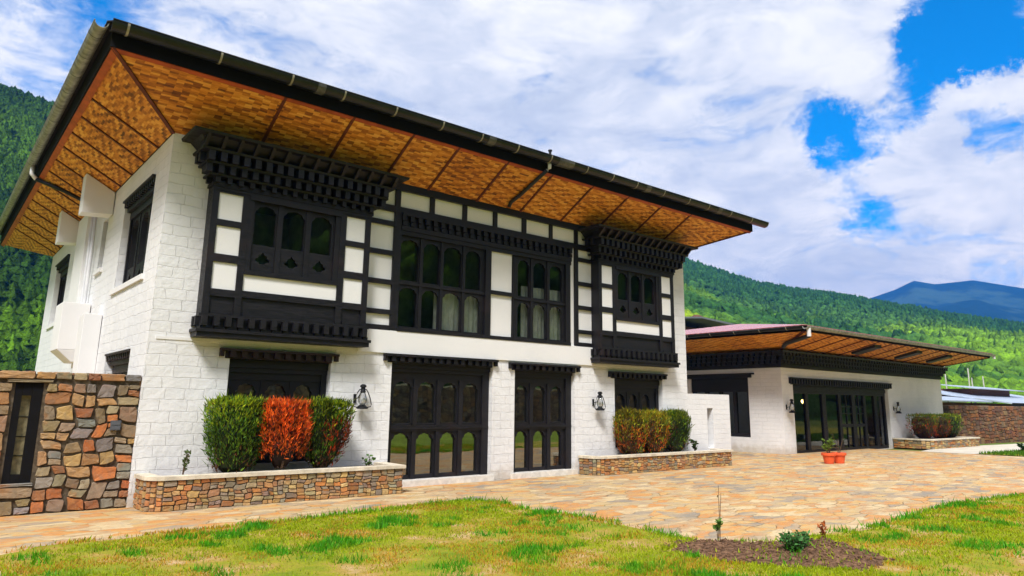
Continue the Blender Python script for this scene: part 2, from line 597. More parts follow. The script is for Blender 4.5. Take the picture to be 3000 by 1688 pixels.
LEAF = mat_leaf("leaf")
BLADE = mat_leaf("grass_blade", .45)


def mat_forest(name):
    m, t = M(name)
    at = t.n('ShaderNodeAttribute', attribute_name='Col').outputs['Color']
    p = pos(t)
    n = t.noise(p, .55, 4, .7)
    n2 = t.noise(p, 1.9, 3, .7)
    col = t.mix(t.mr(n, .40, .62, 0, .35), at, t.mix(.55, at, (.012, .030, .010)))
    finish(t, col, .9, .1, 0, t.m('ADD', n, n2), .9)
    return m


FOREST = mat_forest("forest_crowns")


def mat_hill():
    m, t = M("hillside_cover")
    p = pos(t)
    a = t.noise(p, .010, 6, .6)
    b = t.noise(p, .12, 6, .7)
    sz = t.n('ShaderNodeSeparateXYZ', {0: p})
    col = t.mix(t.mr(b, .35, .65), (.016, .042, .008), (.05, .11, .012))
    finish(t, col, .95, .05, 0, b, 2.0)
    return m


HILL = mat_hill()


def mat_mountain():
    m, t = M("far_mountain_cover")
    p = pos(t)
    a = t.noise(p, .0035, 8, .68)
    col = t.mix(t.mr(a, .46, .60), (.008, .030, .020), (.045, .085, .045))
    finish(t, col, .95, .05, 0, a, 40.0)
    return m


# ------------------------------------------------------------------ ground
def P2(name, poly, z, mat, kind='structure'):
    mb = MB()
    mb.face([(x, y, z) for x, y in poly])
    o = mb.build(name, mat)
    if kind: tag(o, kind=kind)
    return o


g = P2('ground', [(-900, -900), (4100, -900), (4100, 4100), (-900, 4100)], -.06, mat_field())
P2('paving', [(-14, -12), (29.6, -12), (29.6, 8), (-14, 8)], 0.0, PAVING)
P2('concrete_path', [(29.62, -.9), (29.62, -2.9), (36, -3.5), (60, -5.2), (60, -3.0), (38, -.6), (31.2, -.6)], .004, CONC_PATH)

nrng = np.random.default_rng(3)


def fbm(x, y, s, seed=0, oct=4):
    """cheap smooth value noise (numpy)"""
    out = np.zeros_like(x, dtype=float)
    amp, tot = 1.0, 0.0
    rs = np.random.default_rng(seed)
    for o in range(oct):
        tab = rs.random((64, 64))
        u, v = x * s * 2 ** o, y * s * 2 ** o
        i, j = np.floor(u).astype(int), np.floor(v).astype(int)
        fu, fv = u - i, v - j
        fu, fv = fu * fu * (3 - 2 * fu), fv * fv * (3 - 2 * fv)
        g = lambda a, b: tab[a % 64, b % 64]
        out += amp * ((g(i, j) * (1 - fu) + g(i + 1, j) * fu) * (1 - fv) + (g(i, j + 1) * (1 - fu) + g(i + 1, j + 1) * fu) * fv)
        tot += amp
        amp *= .5
    return out / tot


# lawn outline (L-shaped with a notch at the mound)
LAWN_POLY = [(-2.05, -3.5), (-1.7, -3.08), (-1.0, -2.98), (0, -2.95), (1.0, -3.0), (2.2, -2.92), (3.6, -2.82), (4.6, -2.75), (5.05, -2.82), (5.3, -3.3), (5.08, -4.3),
             (5.22, -5.2), (5.3, -6.5), (5.12, -7.3), (5.0, -7.7), (5.32, -8.15), (5.6, -8.45), (6.4, -8.42), (7.2, -8.46), (8.6, -8.52), (10.6, -8.38), (12.8, -8.34), (14.7, -8.6),
             (20, -8.7), (29.8, -8.6), (29.8, -11.95), (-2.2, -11.95)]


def inpoly(px, py, poly):
    ins = np.zeros(len(px), bool)
    n = len(poly)
    for i in range(n):
        x0, y0 = poly[i]
        x1, y1 = poly[(i + 1) % n]
        c = ((y0 > py) != (y1 > py))
        xi = (x1 - x0) * (py - y0) / (y1 - y0 + 1e-12) + x0
        ins ^= c & (px < xi)
    return ins


def lawn_z(x, y):
    return .012 + .05 * fbm(x, y, .7, 5, 3)


def lawn_sheet():
    bm = bmesh.new()
    vs = [bm.verts.new((x, y, 0)) for x, y in LAWN_POLY]
    f = bm.faces.new(vs)
    bmesh.ops.triangulate(bm, faces=[f])
    for k in np.arange(-2, 16, .35):
        bmesh.ops.bisect_plane(bm, geom=bm.verts[:] + bm.edges[:] + bm.faces[:], plane_co=(k, 0, 0), plane_no=(1, 0, 0))
    for k in np.arange(-14, -3, .35):
        bmesh.ops.bisect_plane(bm, geom=bm.verts[:] + bm.edges[:] + bm.faces[:], plane_co=(0, k, 0), plane_no=(0, 1, 0))
    X = np.array([v.co.x for v in bm.verts])
    Y = np.array([v.co.y for v in bm.verts])
    Z = lawn_z(X, Y)
    for v, z in zip(bm.verts, Z):
        bd = any(len(e.link_faces) == 1 for e in v.link_edges)
        v.co.z = -.004 if bd else z
    me = bpy.data.meshes.new('lawn')
    bm.to_mesh(me)
    bm.free()
    me.materials.append(LAWN)
    o = bpy.data.objects.new('lawn', me)
    C.objects.link(o)
    tag(o, kind='structure')


lawn_sheet()
LUSH = mat_simple('lush_turf', (.16, .22, .022), .95, .1, 0, .35, .7, .02)
P2('lawn', [(-30, -11.96), (29.8, -11.96), (29.8, -31), (-30, -31)], .012, LUSH)
P2('lawn', [(29.85, -3.0), (33, -3.5), (40, -4.1), (60, -5.6), (60, -30), (29.85, -30)], .02, LAWN)


def mound_h(x, y):
    cx, cy = 5.08, -8.76
    ax = np.array([.52, -.854])
    dx, dy = x - cx, y - cy
    a = dx * ax[0] + dy * ax[1]
    b = dx * -ax[1] + dy * ax[0]
    r = (a / 1.42) ** 2 + (b / .86) ** 2 + (fbm(x, y, 2.2, 12, 3) - .5) * .6
    h = np.clip(1 - r, 0, 1) ** .8
    return h * (.08 + .15 * np.exp(-((a - .60) / .40) ** 2 - ((b - .15) / .5) ** 2)) + np.where(r < 1, (fbm(x, y, 9, 11, 3) - .5) * .06, 0) - np.where(r < 1, 0, .05)


def mound():
    xs = np.linspace(3.6, 6.5, 90)
    ys = np.linspace(-10.4, -7.3, 90)
    X, Y = np.meshgrid(xs, ys)
    Z = mound_h(X, Y) + .015
    V = np.c_[X.ravel(), Y.ravel(), Z.ravel()]
    i = np.arange(89 * 90).reshape(89, 90)[:, :-1].ravel()
    F = np.c_[i, i + 1, i + 91, i + 90].ravel()
    o = np_mesh('soil_mound', V, F, 4, SOIL, smooth=True)
    tag(o, kind='structure')
    # clods lying in the mound, part of the same loose soil
    vv, ff = [], []
    for k in range(1500):
        while True:
            x, y = rnd.uniform(3.6, 6.2), rnd.uniform(-10.3, -7.5)
            h = float(mound_h(np.array([x]), np.array([y]))[0])
            if h > .0: break
        s = rnd.uniform(.006, .024)
        b = len(vv)
        for q in ((1, 0, 0), (-1, 0, 0), (0, 1, 0), (0, -1, 0), (0, 0, 1), (0, 0, -1)):
            vv.append((x + q[0] * s * rnd.uniform(.6, 1.3), y + q[1] * s * rnd.uniform(.6, 1.3), h + .018 + q[2] * s * rnd.uniform(.5, 1)))
        for a, c, d in ((0, 2, 4), (2, 1, 4), (1, 3, 4), (3, 0, 4), (2, 0, 5), (1, 2, 5), (3, 1, 5), (0, 3, 5)):
            ff += [b + a, b + c, b + d]
    o = np_mesh('soil_clods', np.array(vv), np.array(ff), 3, SOIL)
    tag(o, 'loose brown clods scattered over the soil mound in the lawn', 'soil', kind='stuff')


mound()


def grass():
    N = 330000
    x = np.concatenate([nrng.uniform(-2.3, 5.6, N // 2), nrng.uniform(-2.3, 16.5, N // 2)])
    y = np.concatenate([nrng.uniform(-10.8, -2.7, N // 2), nrng.uniform(-12.2, -8.2, N // 2)])
    # ragged edge: blades may stand a few cm outside the outline
    jx, jy = nrng.normal(0, .035, len(x)), nrng.normal(0, .035, len(x))
    ins = inpoly(x, y, LAWN_POLY)
    x, y = x + jx * 2, y + jy * 2
    mh = mound_h(x, y)
    ins &= (mh < .02) | (nrng.random(len(x)) < .05)
    dens = fbm(x, y, .85, 21, 4)
    fine = fbm(x, y, 3.2, 22, 3)
    keep = ins & (nrng.random(len(x)) < np.clip((dens * .55 + fine * .45 - .36) * 5.0, .10, 1))
    x, y, dens, fine = x[keep], y[keep], dens[keep], fine[keep]
    n = len(x)
    # distance to the paving edge -> lusher rim
    P = np.array(LAWN_POLY[1:23])
    seg0, seg1 = P[:-1], P[1:]
    dmin = np.full(n, 9.0)
    for a, b in zip(seg0, seg1):
        ab = b - a
        tt = np.clip(((x - a[0]) * ab[0] + (y - a[1]) * ab[1]) / (ab @ ab), 0, 1)
        dmin = np.minimum(dmin, np.hypot(x - a[0] - tt * ab[0], y - a[1] - tt * ab[1]))
    rim = np.exp(-(dmin / .16) ** 2)
    tuft = fbm(x, y, 2.3, 31, 3)
    g1 = np.clip((tuft - .56) * 7, 0, 1)                  # lush tufts
    green = np.clip(g1 + rim * np.clip((fbm(x, y, 1.1, 8, 2) - .35) * 4, 0, 1), 0, 1)
    h = (.022 + .026 * nrng.random(n)) * (1 + 2.2 * green * nrng.random(n) ** 2) * (1 + .3 * rim * nrng.random(n))
    wdt = .0045 + .004 * nrng.random(n)
    wdt *= np.clip(np.hypot(x - CAM.x, y - CAM.y) / 7, .8, 2)
    an = nrng.uniform(0, 2 * np.pi, n)
    lean = nrng.uniform(.15, .8, n) * h
    la = nrng.uniform(0, 2 * np.pi, n)
    z0 = np.where(mound_h(x, y) > 0, mound_h(x, y), 0) + lawn_z(x, y) - .012
    b0 = np.c_[x - np.cos(an) * wdt, y - np.sin(an) * wdt, z0]
    b1 = np.c_[x + np.cos(an) * wdt, y + np.sin(an) * wdt, z0]
    tp = np.c_[x + np.cos(la) * lean, y + np.sin(la) * lean, z0 + h]
    V = np.stack([b0, b1, tp], 1).reshape(-1, 3)
    F = np.arange(3 * n)
    cg = np.array([.085, .36, .008])
    cy = np.array([.37, .45, .007])
    cd_ = np.array([.56, .30, .030])
    dry = np.clip((fbm(x, y, 1.3, 77, 4) - .42) * 5, 0, 1) * (1 - green)
    k = nrng.random(n)
    col = cy * (1 - green[:, None]) + cg * green[:, None]
    pd = (k < dry * .65)[:, None]
    col = np.where(pd, cd_, col)
    col = col * nrng.uniform(.5, 1.4, (n, 1))
    o = np_mesh('grass', V, F, 3, BLADE, col)
    tag(o, 'short green and straw coloured grass of the front lawn', 'grass', kind='stuff')
    # the little lawn beyond the terrace
    m = 14000
    x, y = nrng.uniform(29.8, 44, m), nrng.uniform(-8, -2.9, m)
    ok = (y < -3.0 - (x - 29.85) * .105)
    x, y = x[ok], y[ok]
    n = len(x)
    an, la = nrng.uniform(0, 6.28, n), nrng.uniform(0, 6.28, n)
    h = nrng.uniform(.06, .16, n)
    V = np.stack([np.c_[x - np.cos(an) * .025, y - np.sin(an) * .025, np.zeros(n)], np.c_[x + np.cos(an) * .025, y + np.sin(an) * .025, np.zeros(n)],
                  np.c_[x + np.cos(la) * h * .5, y + np.sin(la) * h * .5, h]], 1).reshape(-1, 3)
    col = np.array([.09, .22, .010]) * nrng.uniform(.6, 1.4, (n, 1))
    o = np_mesh('grass', V, np.arange(3 * n), 3, BLADE, col)
    tag(o, 'green grass of the small far lawn beyond the concrete path', 'grass', kind='stuff')


grass()


# ------------------------------------------------------------------ walls with openings
def PF(y):      # front plane facing -Y: u = x, v = z, w = depth into the wall
    return lambda u, v, w: (u, y + w, v)


def PL(x):      # plane facing -X: u = y
    return lambda u, v, w: (x + w, u, v)


def wall_plane(mb, P, u0, u1, v0, v1, ops, depth, back=True):
    us = sorted({u0, u1, *[o[0] for o in ops], *[o[1] for o in ops]})
    vs = sorted({v0, v1, *[o[2] for o in ops], *[o[3] for o in ops]})
    us = [u for u in us if u0 <= u <= u1]
    vs = [v for v in vs if v0 <= v <= v1]
    for i in range(len(us) - 1):
        for j in range(len(vs) - 1):
            cu, cv = (us[i] + us[i + 1]) / 2, (vs[j] + vs[j + 1]) / 2
            if any(o[0] < cu < o[1] and o[2] < cv < o[3] for o in ops):
                continue
            q = [(us[i], vs[j]), (us[i + 1], vs[j]), (us[i + 1], vs[j + 1]), (us[i], vs[j + 1])]
            mb.face([P(a, b, 0) for a, b in q])
            if back:
                mb.face([P(a, b, depth) for a, b in reversed(q)])
    for a0, a1, b0, b1 in ops:
        mb.face([P(a0, b0, 0), P(a0, b1, 0), P(a0, b1, depth), P(a0, b0, depth)])
        mb.face([P(a1, b1, 0), P(a1, b0, 0), P(a1, b0, depth), P(a1, b1, depth)])
        mb.face([P(a0, b1, 0), P(a1, b1, 0), P(a1, b1, depth), P(a0, b1, depth)])
        mb.face([P(a1, b0, 0), P(a0, b0, 0), P(a0, b0, depth), P(a1, b0, depth)])


def pbox(mb, P, u0, u1, v0, v1, w0, w1, col=None):
    c = [P(u0, v0, w0), P(u1, v0, w0), P(u1, v0, w1), P(u0, v0, w1), P(u0, v1, w0), P(u1, v1, w0), P(u1, v1, w1), P(u0, v1, w1)]
    mb.hexa(c, col)


# ------------------------------------------------------------------ windows
def arch_outline(u0, u1, v0, v1, rise):
    """cusped Bhutanese arch, anticlockwise from bottom left"""
    c, w = (u0 + u1) / 2, (u1 - u0) / 2
    s = v1 - rise
    half = [(1, 0), (.98, .22), (.90, .36), (.80, .40), (.76, .58), (.66, .76), (.50, .84), (.38, .85), (.32, .92), (.16, .98), (0, 1)]
    pts = [(u0, v0), (c, v0), (u1, v0), (u1, (v0 + s) / 2)]
    pts += [(c + a * w, s + b * rise) for a, b in half]
    pts += [(c - a * w, s + b * rise) for a, b in reversed(half[:-1])]
    pts += [(u0, (v0 + s) / 2)]
    return pts


def lobes(cu, cv, w, h):
    """small cut-out of four lobes with a pointed top"""
    pts = [(-.42, -1), (.42, -1), (.5, -.72), (.95, -.62), (1, -.2), (.62, .02), (.60, .38), (.28, .55), (0, 1), (-.28, .55), (-.60, .38), (-.62, .02), (-1, -.2), (-.95, -.62), (-.5, -.72)]
    return [(cu + a * w / 2, cv + b * h / 2) for a, b in pts]


def holed_cell(mb, P, rect, outline, w0, depth):
    """timber rectangle with a cut-out of the given outline, with its reveal"""
    a0, a1, b0, b1 = rect
    cu = sum(p[0] for p in outline) / len(outline)
    cv = sum(p[1] for p in outline) / len(outline)
    # densify
    out = []
    for i, p in enumerate(outline):
        q = outline[(i + 1) % len(outline)]
        out += [p, ((p[0] + q[0]) / 2, (p[1] + q[1]) / 2)]
    rect_pts = []
    for u, v in out:
        du, dv = u - cu, v - cv
        ts = []
        if du > 1e-9: ts.append((a1 - cu) / du)
        if du < -1e-9: ts.append((a0 - cu) / du)
        if dv > 1e-9: ts.append((b1 - cv) / dv)
        if dv < -1e-9: ts.append((b0 - cv) / dv)
        k = min(ts)
        rect_pts.append([cu + du * k, cv + dv * k])
    for c in ((a0, b0), (a1, b0), (a1, b1), (a0, b1)):
        i = min(range(len(rect_pts)), key=lambda i: (rect_pts[i][0] - c[0]) ** 2 + (rect_pts[i][1] - c[1]) ** 2)
        rect_pts[i] = list(c)
    n = len(out)
    for i in range(n):
        j = (i + 1) % n
        mb.face([P(*rect_pts[i], w0), P(*rect_pts[j], w0), P(*out[j], w0), P(*out[i], w0)])
        mb.face([P(*out[i], w0), P(*out[j], w0), P(*out[j], w0 + depth), P(*out[i], w0 + depth)])


def lights(fr, gl, P, xs, edges, v0, v1, h0, h1, rise, w, depth=.06, tri=None):
    """a row of arched lights. xs: pane extents; edges: overall u range; v0..v1 pane; h0..h1 cell heights"""
    cuts = [edges[0]] + [(xs[i][1] + xs[i + 1][0]) / 2 for i in range(len(xs) - 1)] + [edges[1]]
    for i, (a, b) in enumerate(xs):
        if tri:
            tv, tw, th = tri
            mid = (v0 + tv + th / 2) / 2
            holed_cell(fr, P, (cuts[i], cuts[i + 1], mid, h1), arch_outline(a, b, v0, v1, rise), w, depth)
            holed_cell(fr, P, (cuts[i], cuts[i + 1], h0, mid), lobes((a + b) / 2, tv, tw, th), w, depth)
        else:
            holed_cell(fr, P, (cuts[i], cuts[i + 1], h0, h1), arch_outline(a, b, v0, v1, rise), w, depth)
        # thin sash line round each light
        pbox(fr, P, cuts[i] - .016, cuts[i] + .016, h0, h1, w - .018, w - .002)
    gl.face([P(edges[0], h0, w + depth), P(edges[1], h0, w + depth), P(edges[1], h1, w + depth), P(edges[0], h1, w + depth)])


def lintel(P, u0, u1, ztop, parent, over=.2, h=.17, proud=.09, mat=None, ear=True):
    """dentilled lintel of two boards and a row of blocks"""
    m = MB()
    pbox(m, P, u0, u1, ztop - .045, ztop, -proud - .03, .05)
    n = max(4, int(round((u1 - u0) / .21)))
    st = (u1 - u0 - .04) / n
    for i in range(n + 1):
        c = u0 + .02 + i * st
        bw = .05
        pbox(m, P, max(c - bw, u0 + .002), min(c + bw, u1 - .002), ztop - h + .02, ztop - .045, -proud, .04)
    pbox(m, P, u0 + over * .55, u1 - over * .55, ztop - h - .01, ztop - .045, -.012, .12)
    return m.build('lintel', mat or TIMBER, parent)


# ------------------------------------------------------------------ main house
WX, DY, HT = 15.10, 15.25, 6.60
EV = 1.32                       # eave overhang
EX1, EY1 = 17.0, 18.2           # far edges of the eaves
ZE, ZW = 7.33, 6.60             # outer and inner height of the soffit

house = thing('white_house', (7.5, 0, 0), 'large two storey white house with black carved timber windows and wide bamboo lined eaves', 'house')

front_ops = [(1.39, 3.40, .60, 2.62), (4.80, 7.55, .13, 2.70), (8.24, 10.29, .13, 2.70), (11.83, 13.91, .60, 2.60), (4.05, 10.95, 3.30, 6.55), (.80, 3.90, 3.1, 6.4), (11.02, 14.1, 3.1, 6.4)]
left_ops = [(1.04, 3.65, 4.07, 6.05), (5.50, 6.12, 4.82, 6.08), (11.10, 13.65, 4.05, 6.04), (1.24, 3.50, .9, 2.69)]
mb = MB()
BAT = .05
wall_plane(mb, PF(0), 0, WX, 0, HT, front_ops, .32)
wall_plane(mb, PL(0), 0, DY, 0, HT, left_ops, .30)
mb.face([(WX, 0, 0), (WX, DY, 0), (WX, DY, HT), (WX, 0, HT)])
mb.face([(0, DY, 0), (WX, DY, 0), (WX, DY, HT), (0, DY, HT)])
# slight outward batter at the foot of the left corner
mb.v = [(x - (.075 * (1 - z / 6.6) - .02 if x < .01 else 0), y, z) for x, y, z in mb.v]
wall = mb.build('wall', WHITE, house)
# rooms behind the glass
for z0, z1 in ((3.0, 3.10), (.02, .08), (6.5, 6.56)):
    MB().box(.33, WX - .05, .45, DY - .3, z0, z1).build('floor', FLOOR, house)
for z0, z1 in ((.1, 2.98), (3.12, 6.48)):
    MB().box(.33, WX - .05, 4.2, 4.3, z0, z1).build('partition', ROOM, house)
    for xx in (3.98, 7.82, 11.05):
        MB().box(xx - .05, xx + .05, .36, 4.18, z0, z1).build('partition', ROOM, house)
# smooth band between the storeys, bead line at its foot
MB().box(3.95, 10.96, -.035, .0, 2.80, 3.285).build('storey_band', PLASTER, house)
for b in ((.10, 3.95, -.012, .0, 2.805, 2.86), (10.96, 13.2, -.012, .0, 2.805, 2.845)):
    MB().box(*b).build('string_course', PLASTER, house)
STEP = mat_simple("pale_step_stone", (.66, .63, .58), .85, .2, 0, .12, 8)
for b in ((4.72, 7.62), (8.16, 10.36)):
    MB().box(*b, -.05, .32, 0, .125).build('door_step', STEP, house)

# ground floor doors and windows
def glazed_door(u0, u1, xs, lt0, lt1, ztop, label=None):
    P = PF(0)
    fr, gl = MB(), MB()
    y = .15
    b = .13
    lights(fr, gl, P, xs, (u0 + .005, u1 - .005), 1.32, 2.225, 1.27, 2.27, .20, y + .03)
    lights(fr, gl, P, xs, (u0 + .005, u1 - .005), .215, 1.105, b + .01, 1.14, .19, y + .03)
    pbox(fr, P, u0 + .003, u1 - .003, 1.14, 1.27, y - .01, y + .10)
    pbox(fr, P, u0 + .003, u1 - .003, 1.185, 1.225, y - .03, y - .01)
    pbox(fr, P, u0 + .003, u1 - .003, 2.27, 2.42, y + .02, y + .12)
    pbox(fr, P, u0 + .003, u1 - .003, 2.42, ztop - .17, y - .03, y + .12)
    pbox(fr, P, u0 + .003, u1 - .003, 2.50, ztop - .18, y - .07, y - .03)
    for e0, e1 in ((u0 + .003, u0 + .085), (u1 - .20, u1 - .003)):
        pbox(fr, P, e0, e1, b, 2.42, y - .02, y + .12)
    for i in range(len(xs) - 1):
        c = (xs[i][1] + xs[i + 1][0]) / 2
        pbox(fr, P, c - .055, c + .055, b + .02, 1.14, y - .005, y + .028)
        pbox(fr, P, c - .055, c + .055, 1.27, 2.27, y - .005, y + .028)
    o = fr.build('glazed_door', TIMBER, house)
    gl.build('glass', GLASS, o)
    lintel(P, lt0, lt1, ztop, o, over=.2)
    return o


glazed_door(4.80, 7.55, [(4.97, 5.445), (5.59, 6.055), (6.22, 6.655), (6.835, 7.26)], 4.58, 7.64, 2.785)
glazed_door(8.24, 10.29, [(8.43, 8.82), (9.01, 9.41), (9.60, 9.985)], 8.03, 10.42, 2.755)


def ground_window(u0, u1, xs, v1, lt0, lt1, ztop, z0=.60, mat=None):
    P = PF(0)
    fr, gl = MB(), MB()
    y = .17
    lights(fr, gl, P, xs, (u0 + .005, u1 - .005), z0 + .35, v1, z0 + .01, v1 + .06, .20, y + .03)
    pbox(fr, P, u0 + .003, u1 - .003, v1 + .06, ztop - .42, y + .01, y + .12)
    pbox(fr, P, u0 + .003, u1 - .003, ztop - .42, ztop - .18, y - .03, y + .12)
    pbox(fr, P, u0 + .003, u1 - .003, ztop - .33, ztop - .19, y - .06, y - .03)
    for e0, e1 in ((u0 + .003, u0 + .09), (u1 - .12, u1 - .003)):
        pbox(fr, P, e0, e1, z0, ztop - .3, y - .015, y + .12)
    o = fr.build('window', TIMBER, house)
    gl.build('glass', GLASS, o)
    lintel(P, lt0, lt1, ztop, o, mat=mat)
    return o


ground_window(1.39, 3.40, [(1.60, 2.0), (2.165, 2.588), (2.736, 3.118)], 2.085, 1.19, 3.52, 2.705, mat=TIMBER_RED)
ground_window(11.83, 13.91, [(12.08, 12.465), (12.645, 13.0), (13.19, 13.55)], 2.07, 11.57, 14.02, 2.67)


# side windows of the left wall
def side_window(y0, y1, z0, z1, n, sill=True, mat=TIMBER):
    P = PL(0)
    fr, gl = MB(), MB()
    w = .15
    st = (y1 - y0) / n
    xs = [(y0 + i * st + st * .17, y0 + (i + 1) * st - st * .17) for i in range(n)]
    lights(fr, gl, P, xs, (y0 + .005, y1 - .005), z0 + .45, z1 - .45, z0 + .01, z1 - .40, .18, w + .03, tri=(z0 + .24, .24, .2))
    pbox(fr, P, y0 + .003, y1 - .003, z1 - .40, z1 - .24, w - .02, w + .12)
    pbox(fr, P, y0 + .003, y1 - .003, z1 - .045, z1 - .003, -.05, w + .1)
    k = max(5, int((y1 - y0) / .17))
    for i in range(k + 1):
        c = y0 + .05 + i * (y1 - y0 - .1) / k
        pbox(fr, P, c - .04, c + .04, z1 - .15, z1 - .045, -.01, w)
    pbox(fr, P, y0 + .003, y1 - .003, z1 - .24, z1 - .15, .06, w + .1)
    for e0, e1 in ((y0 + .003, y0 + .09), (y1 - .09, y1 - .003)):
        pbox(fr, P, e0, e1, z0, z1 - .24, w - .01, w + .12)
    o = fr.build('window', mat, house)
    gl.build('glass', GLASS, o)
    if sill:
        m = MB()
        pbox(m, P, y0 - .10, y1 + .18, z0 - .10, z0 + .004, -.055, .14)
        m.build('sill', PLASTER, o)
    return o


side_window(1.04, 3.65, 4.07, 6.05, 3)
side_window(11.10, 13.65, 4.05, 6.04, 3)
side_window(1.24, 3.50, .9, 2.69, 3, sill=False, mat=TIMBER_RED)
P = PL(0)
fr, gl = MB(), MB()
pbox(fr, P, 5.503, 6.117, 5.85, 6.077, .10, .24)
pbox(fr, P, 5.503, 5.57, 4.82, 5.85, .12, .24)
pbox(fr, P, 6.05, 6.117, 4.82, 5.85, .12, .24)
gl.face([P(5.57, 4.82, .2), P(6.05, 4.82, .2), P(6.05, 5.85, .2), P(5.57, 5.85, .2)])
o = fr.build('window', TIMBER, house)
gl.build('glass', GLASS, o)
m = MB()
pbox(m, P, 5.40, 6.25, 4.72, 4.82, -.06, .12)
m.build('sill', PLASTER, o)

# white boxes and shafts on the left wall
def sof(d): return ZW + (ZE - ZW) * d / EV
for y0, y1, pr_ in ((4.98, 5.42, .63), (9.10, 9.56, .57)):
    m = MB()
    m.hexa([(-pr_, y0, 5.98), (.0, y0, 6.03), (0, y1, 6.03), (-pr_, y1, 5.98), (-pr_, y0, sof(pr_) - .03), (0, y0, sof(0) - .03), (0, y1, sof(0) - .03), (-pr_, y1, sof(pr_) - .03)])
    m.build('eave_bracket_block', PLASTER, house, bevel=.012)
m = MB()
m.hexa([(-.60, 6.1, 2.90), (-.03, 6.1, 2.90), (-.03, 7.2, 2.90), (-.60, 7.2, 2.90), (-.60, 6.1, 4.02), (-.03, 6.1, 4.02), (-.03, 7.2, 4.02), (-.60, 7.2, 4.02)])
m.hexa([(-.28, 6.15, 2.62), (-.03, 6.15, 2.62), (-.03, 7.15, 2.62), (-.28, 7.15, 2.62), (-.598, 6.102, 2.899), (-.03, 6.102, 2.899), (-.03, 7.198, 2.899), (-.598, 7.198, 2.899)])
m.build('wall_box', PLASTER, house, bevel=.012)
m = MB()
m.box(-.38, -.03, 4.45, 5.05, 0, 3.62)
m.build('buttress', PLASTER, house, bevel=.015)
m = MB()
m.box(-.16, -.0, 7.4, 8.9, 4.02, 6.58)
m.build('pilaster', PLASTER, house, bevel=.01)
for yy in (6.62, 7.0):
    m = MB()
    m.tube([(-.10, yy, 2.5), (-.10, yy, 6.55)], .04, 8)
    m.build('downpipe', PIPE, house, smooth=True)

# --- upper middle timber framing
P = PF(0)
fr, pn = MB(), MB()
U0, U1 = 4.05, 10.95
# white panels (infill) at +.04 behind the timber face
pn.box(U0, 4.80, .02, .06, 3.30, 6.56)
pn.box(10.12, U1, .02, .06, 3.30, 6.56)
pn.box(4.80, 10.12, .02, .06, 6.02, 6.56)
pn.box(7.43, 8.13, .02, .06, 3.32, 5.5)
T = -.035
pbox(fr, P, U0, U1, 6.47, 6.63, T - .03, .03)           # top beam under the soffit
pbox(fr, P, 4.80, 10.30, 5.97, 6.09, T, .03)            # under the small panels
for a, b in ((4.69, 4.82), (5.61, 5.73), (6.54, 6.66), (7.475, 7.59), (8.415, 8.545), (9.365, 9.467), (10.295, 10.41)):
    pbox(fr, P, a, b, 6.09, 6.47, T, .03)
pbox(fr, P, 4.69, 4.86, 3.30, 6.09, T - .004, .03)
pbox(fr, P, 10.285, 10.41, 3.30, 6.09, T - .004, .03)
for z0, z1 in ((3.285, 3.395), (3.63, 3.735), (4.285, 4.395), (4.94, 5.05), (5.61, 5.72), (5.94, 6.09)):
    pbox(fr, P, U0, 4.69, z0, z1, T, .03)
    pbox(fr, P, 10.41, U1, z0, z1, T, .03)
# dentil band and its beams
pbox(fr, P, 4.86, 10.15, 5.90, 5.97, T - .06, .03)
pbox(fr, P, 4.86, 10.15, 5.66, 5.90, .0, .03)
n = 25
for i in range(n + 1):
    c = 4.91 + i * (10.10 - 4.91) / n
    pbox(fr, P, c - .05, c + .05, 5.78, 5.90, T - .05, .0)
    pbox(fr, P, c - .02, c + .08, 5.675, 5.77, T - .015, .0)
pbox(fr, P, 4.86, 10.15, 5.56, 5.66, T - .025, .03)
pbox(fr, P, 4.86, 10.15, 5.46, 5.56, T, .03)
pbox(fr, P, 4.86, 10.12, 3.285, 3.37, T - .012, .05)     # bottom rail
pbox(fr, P, 7.43, 8.13, 4.385, 4.48, T, .02)
frame = fr.build('timber_frame', TIMBER, house)
pn.build('plaster_panel', PLASTER, frame)


def upper_window(e0, e1, xs):
    fr, gl = MB(), MB()
    lights(fr, gl, P, xs, (e0, e1), 4.44, 5.385, 4.40, 5.46, .17, .03)
    lights(fr, gl, P, xs, (e0, e1), 3.41, 4.285, 3.37, 4.34, .17, .03)
    pbox(fr, P, e0, e1, 4.34, 4.40, -.005, .09)
    pbox(fr, P, e1 - .17, e1, 3.37, 5.46, -.03, .028)
    pbox(fr, P, e0, e0 + .02, 3.37, 5.46, -.03, .028)
    for i in range(len(xs) - 1):
        c = (xs[i][1] + xs[i + 1][0]) / 2
        pbox(fr, P, c - .04, c + .04, 3.37, 4.34, -.0, .028)
        pbox(fr, P, c - .04, c + .04, 4.40, 5.46, -.0, .028)
    o = fr.build('window', TIMBER, house)
    gl.build('glass', GLASS_UP, o)
    return o


ua = upper_window(4.86, 7.43, [(4.90, 5.377), (5.508, 5.949), (6.067, 6.57), (6.694, 7.136)])
ub = upper_window(8.13, 10.12, [(8.326, 8.705), (8.85, 9.268), (9.42, 9.855)])


def curtain(x0, x1, y, z0, z1, parent):
    n = int((x1 - x0) / .02)
    xs = np.linspace(x0, x1, n)
    ys = y + .018 * np.sin(np.arange(n) * .9) + .01 * np.sin(np.arange(n) * .37 + 1)
    V = np.concatenate([np.c_[xs, ys, np.full(n, z0)], np.c_[xs, ys, np.full(n, z1)]])
    i = np.arange(n - 1)
    F = np.c_[i, i + 1, i + 1 + n, i + n].ravel()
    return np_mesh('curtain', V, F, 4, CURTAIN, smooth=True, parent=parent)


curtain(5.95, 7.40, .22, 3.32, 4.42, ua)
curtain(8.6, 10.1, .22, 3.32, 4.75, ub)


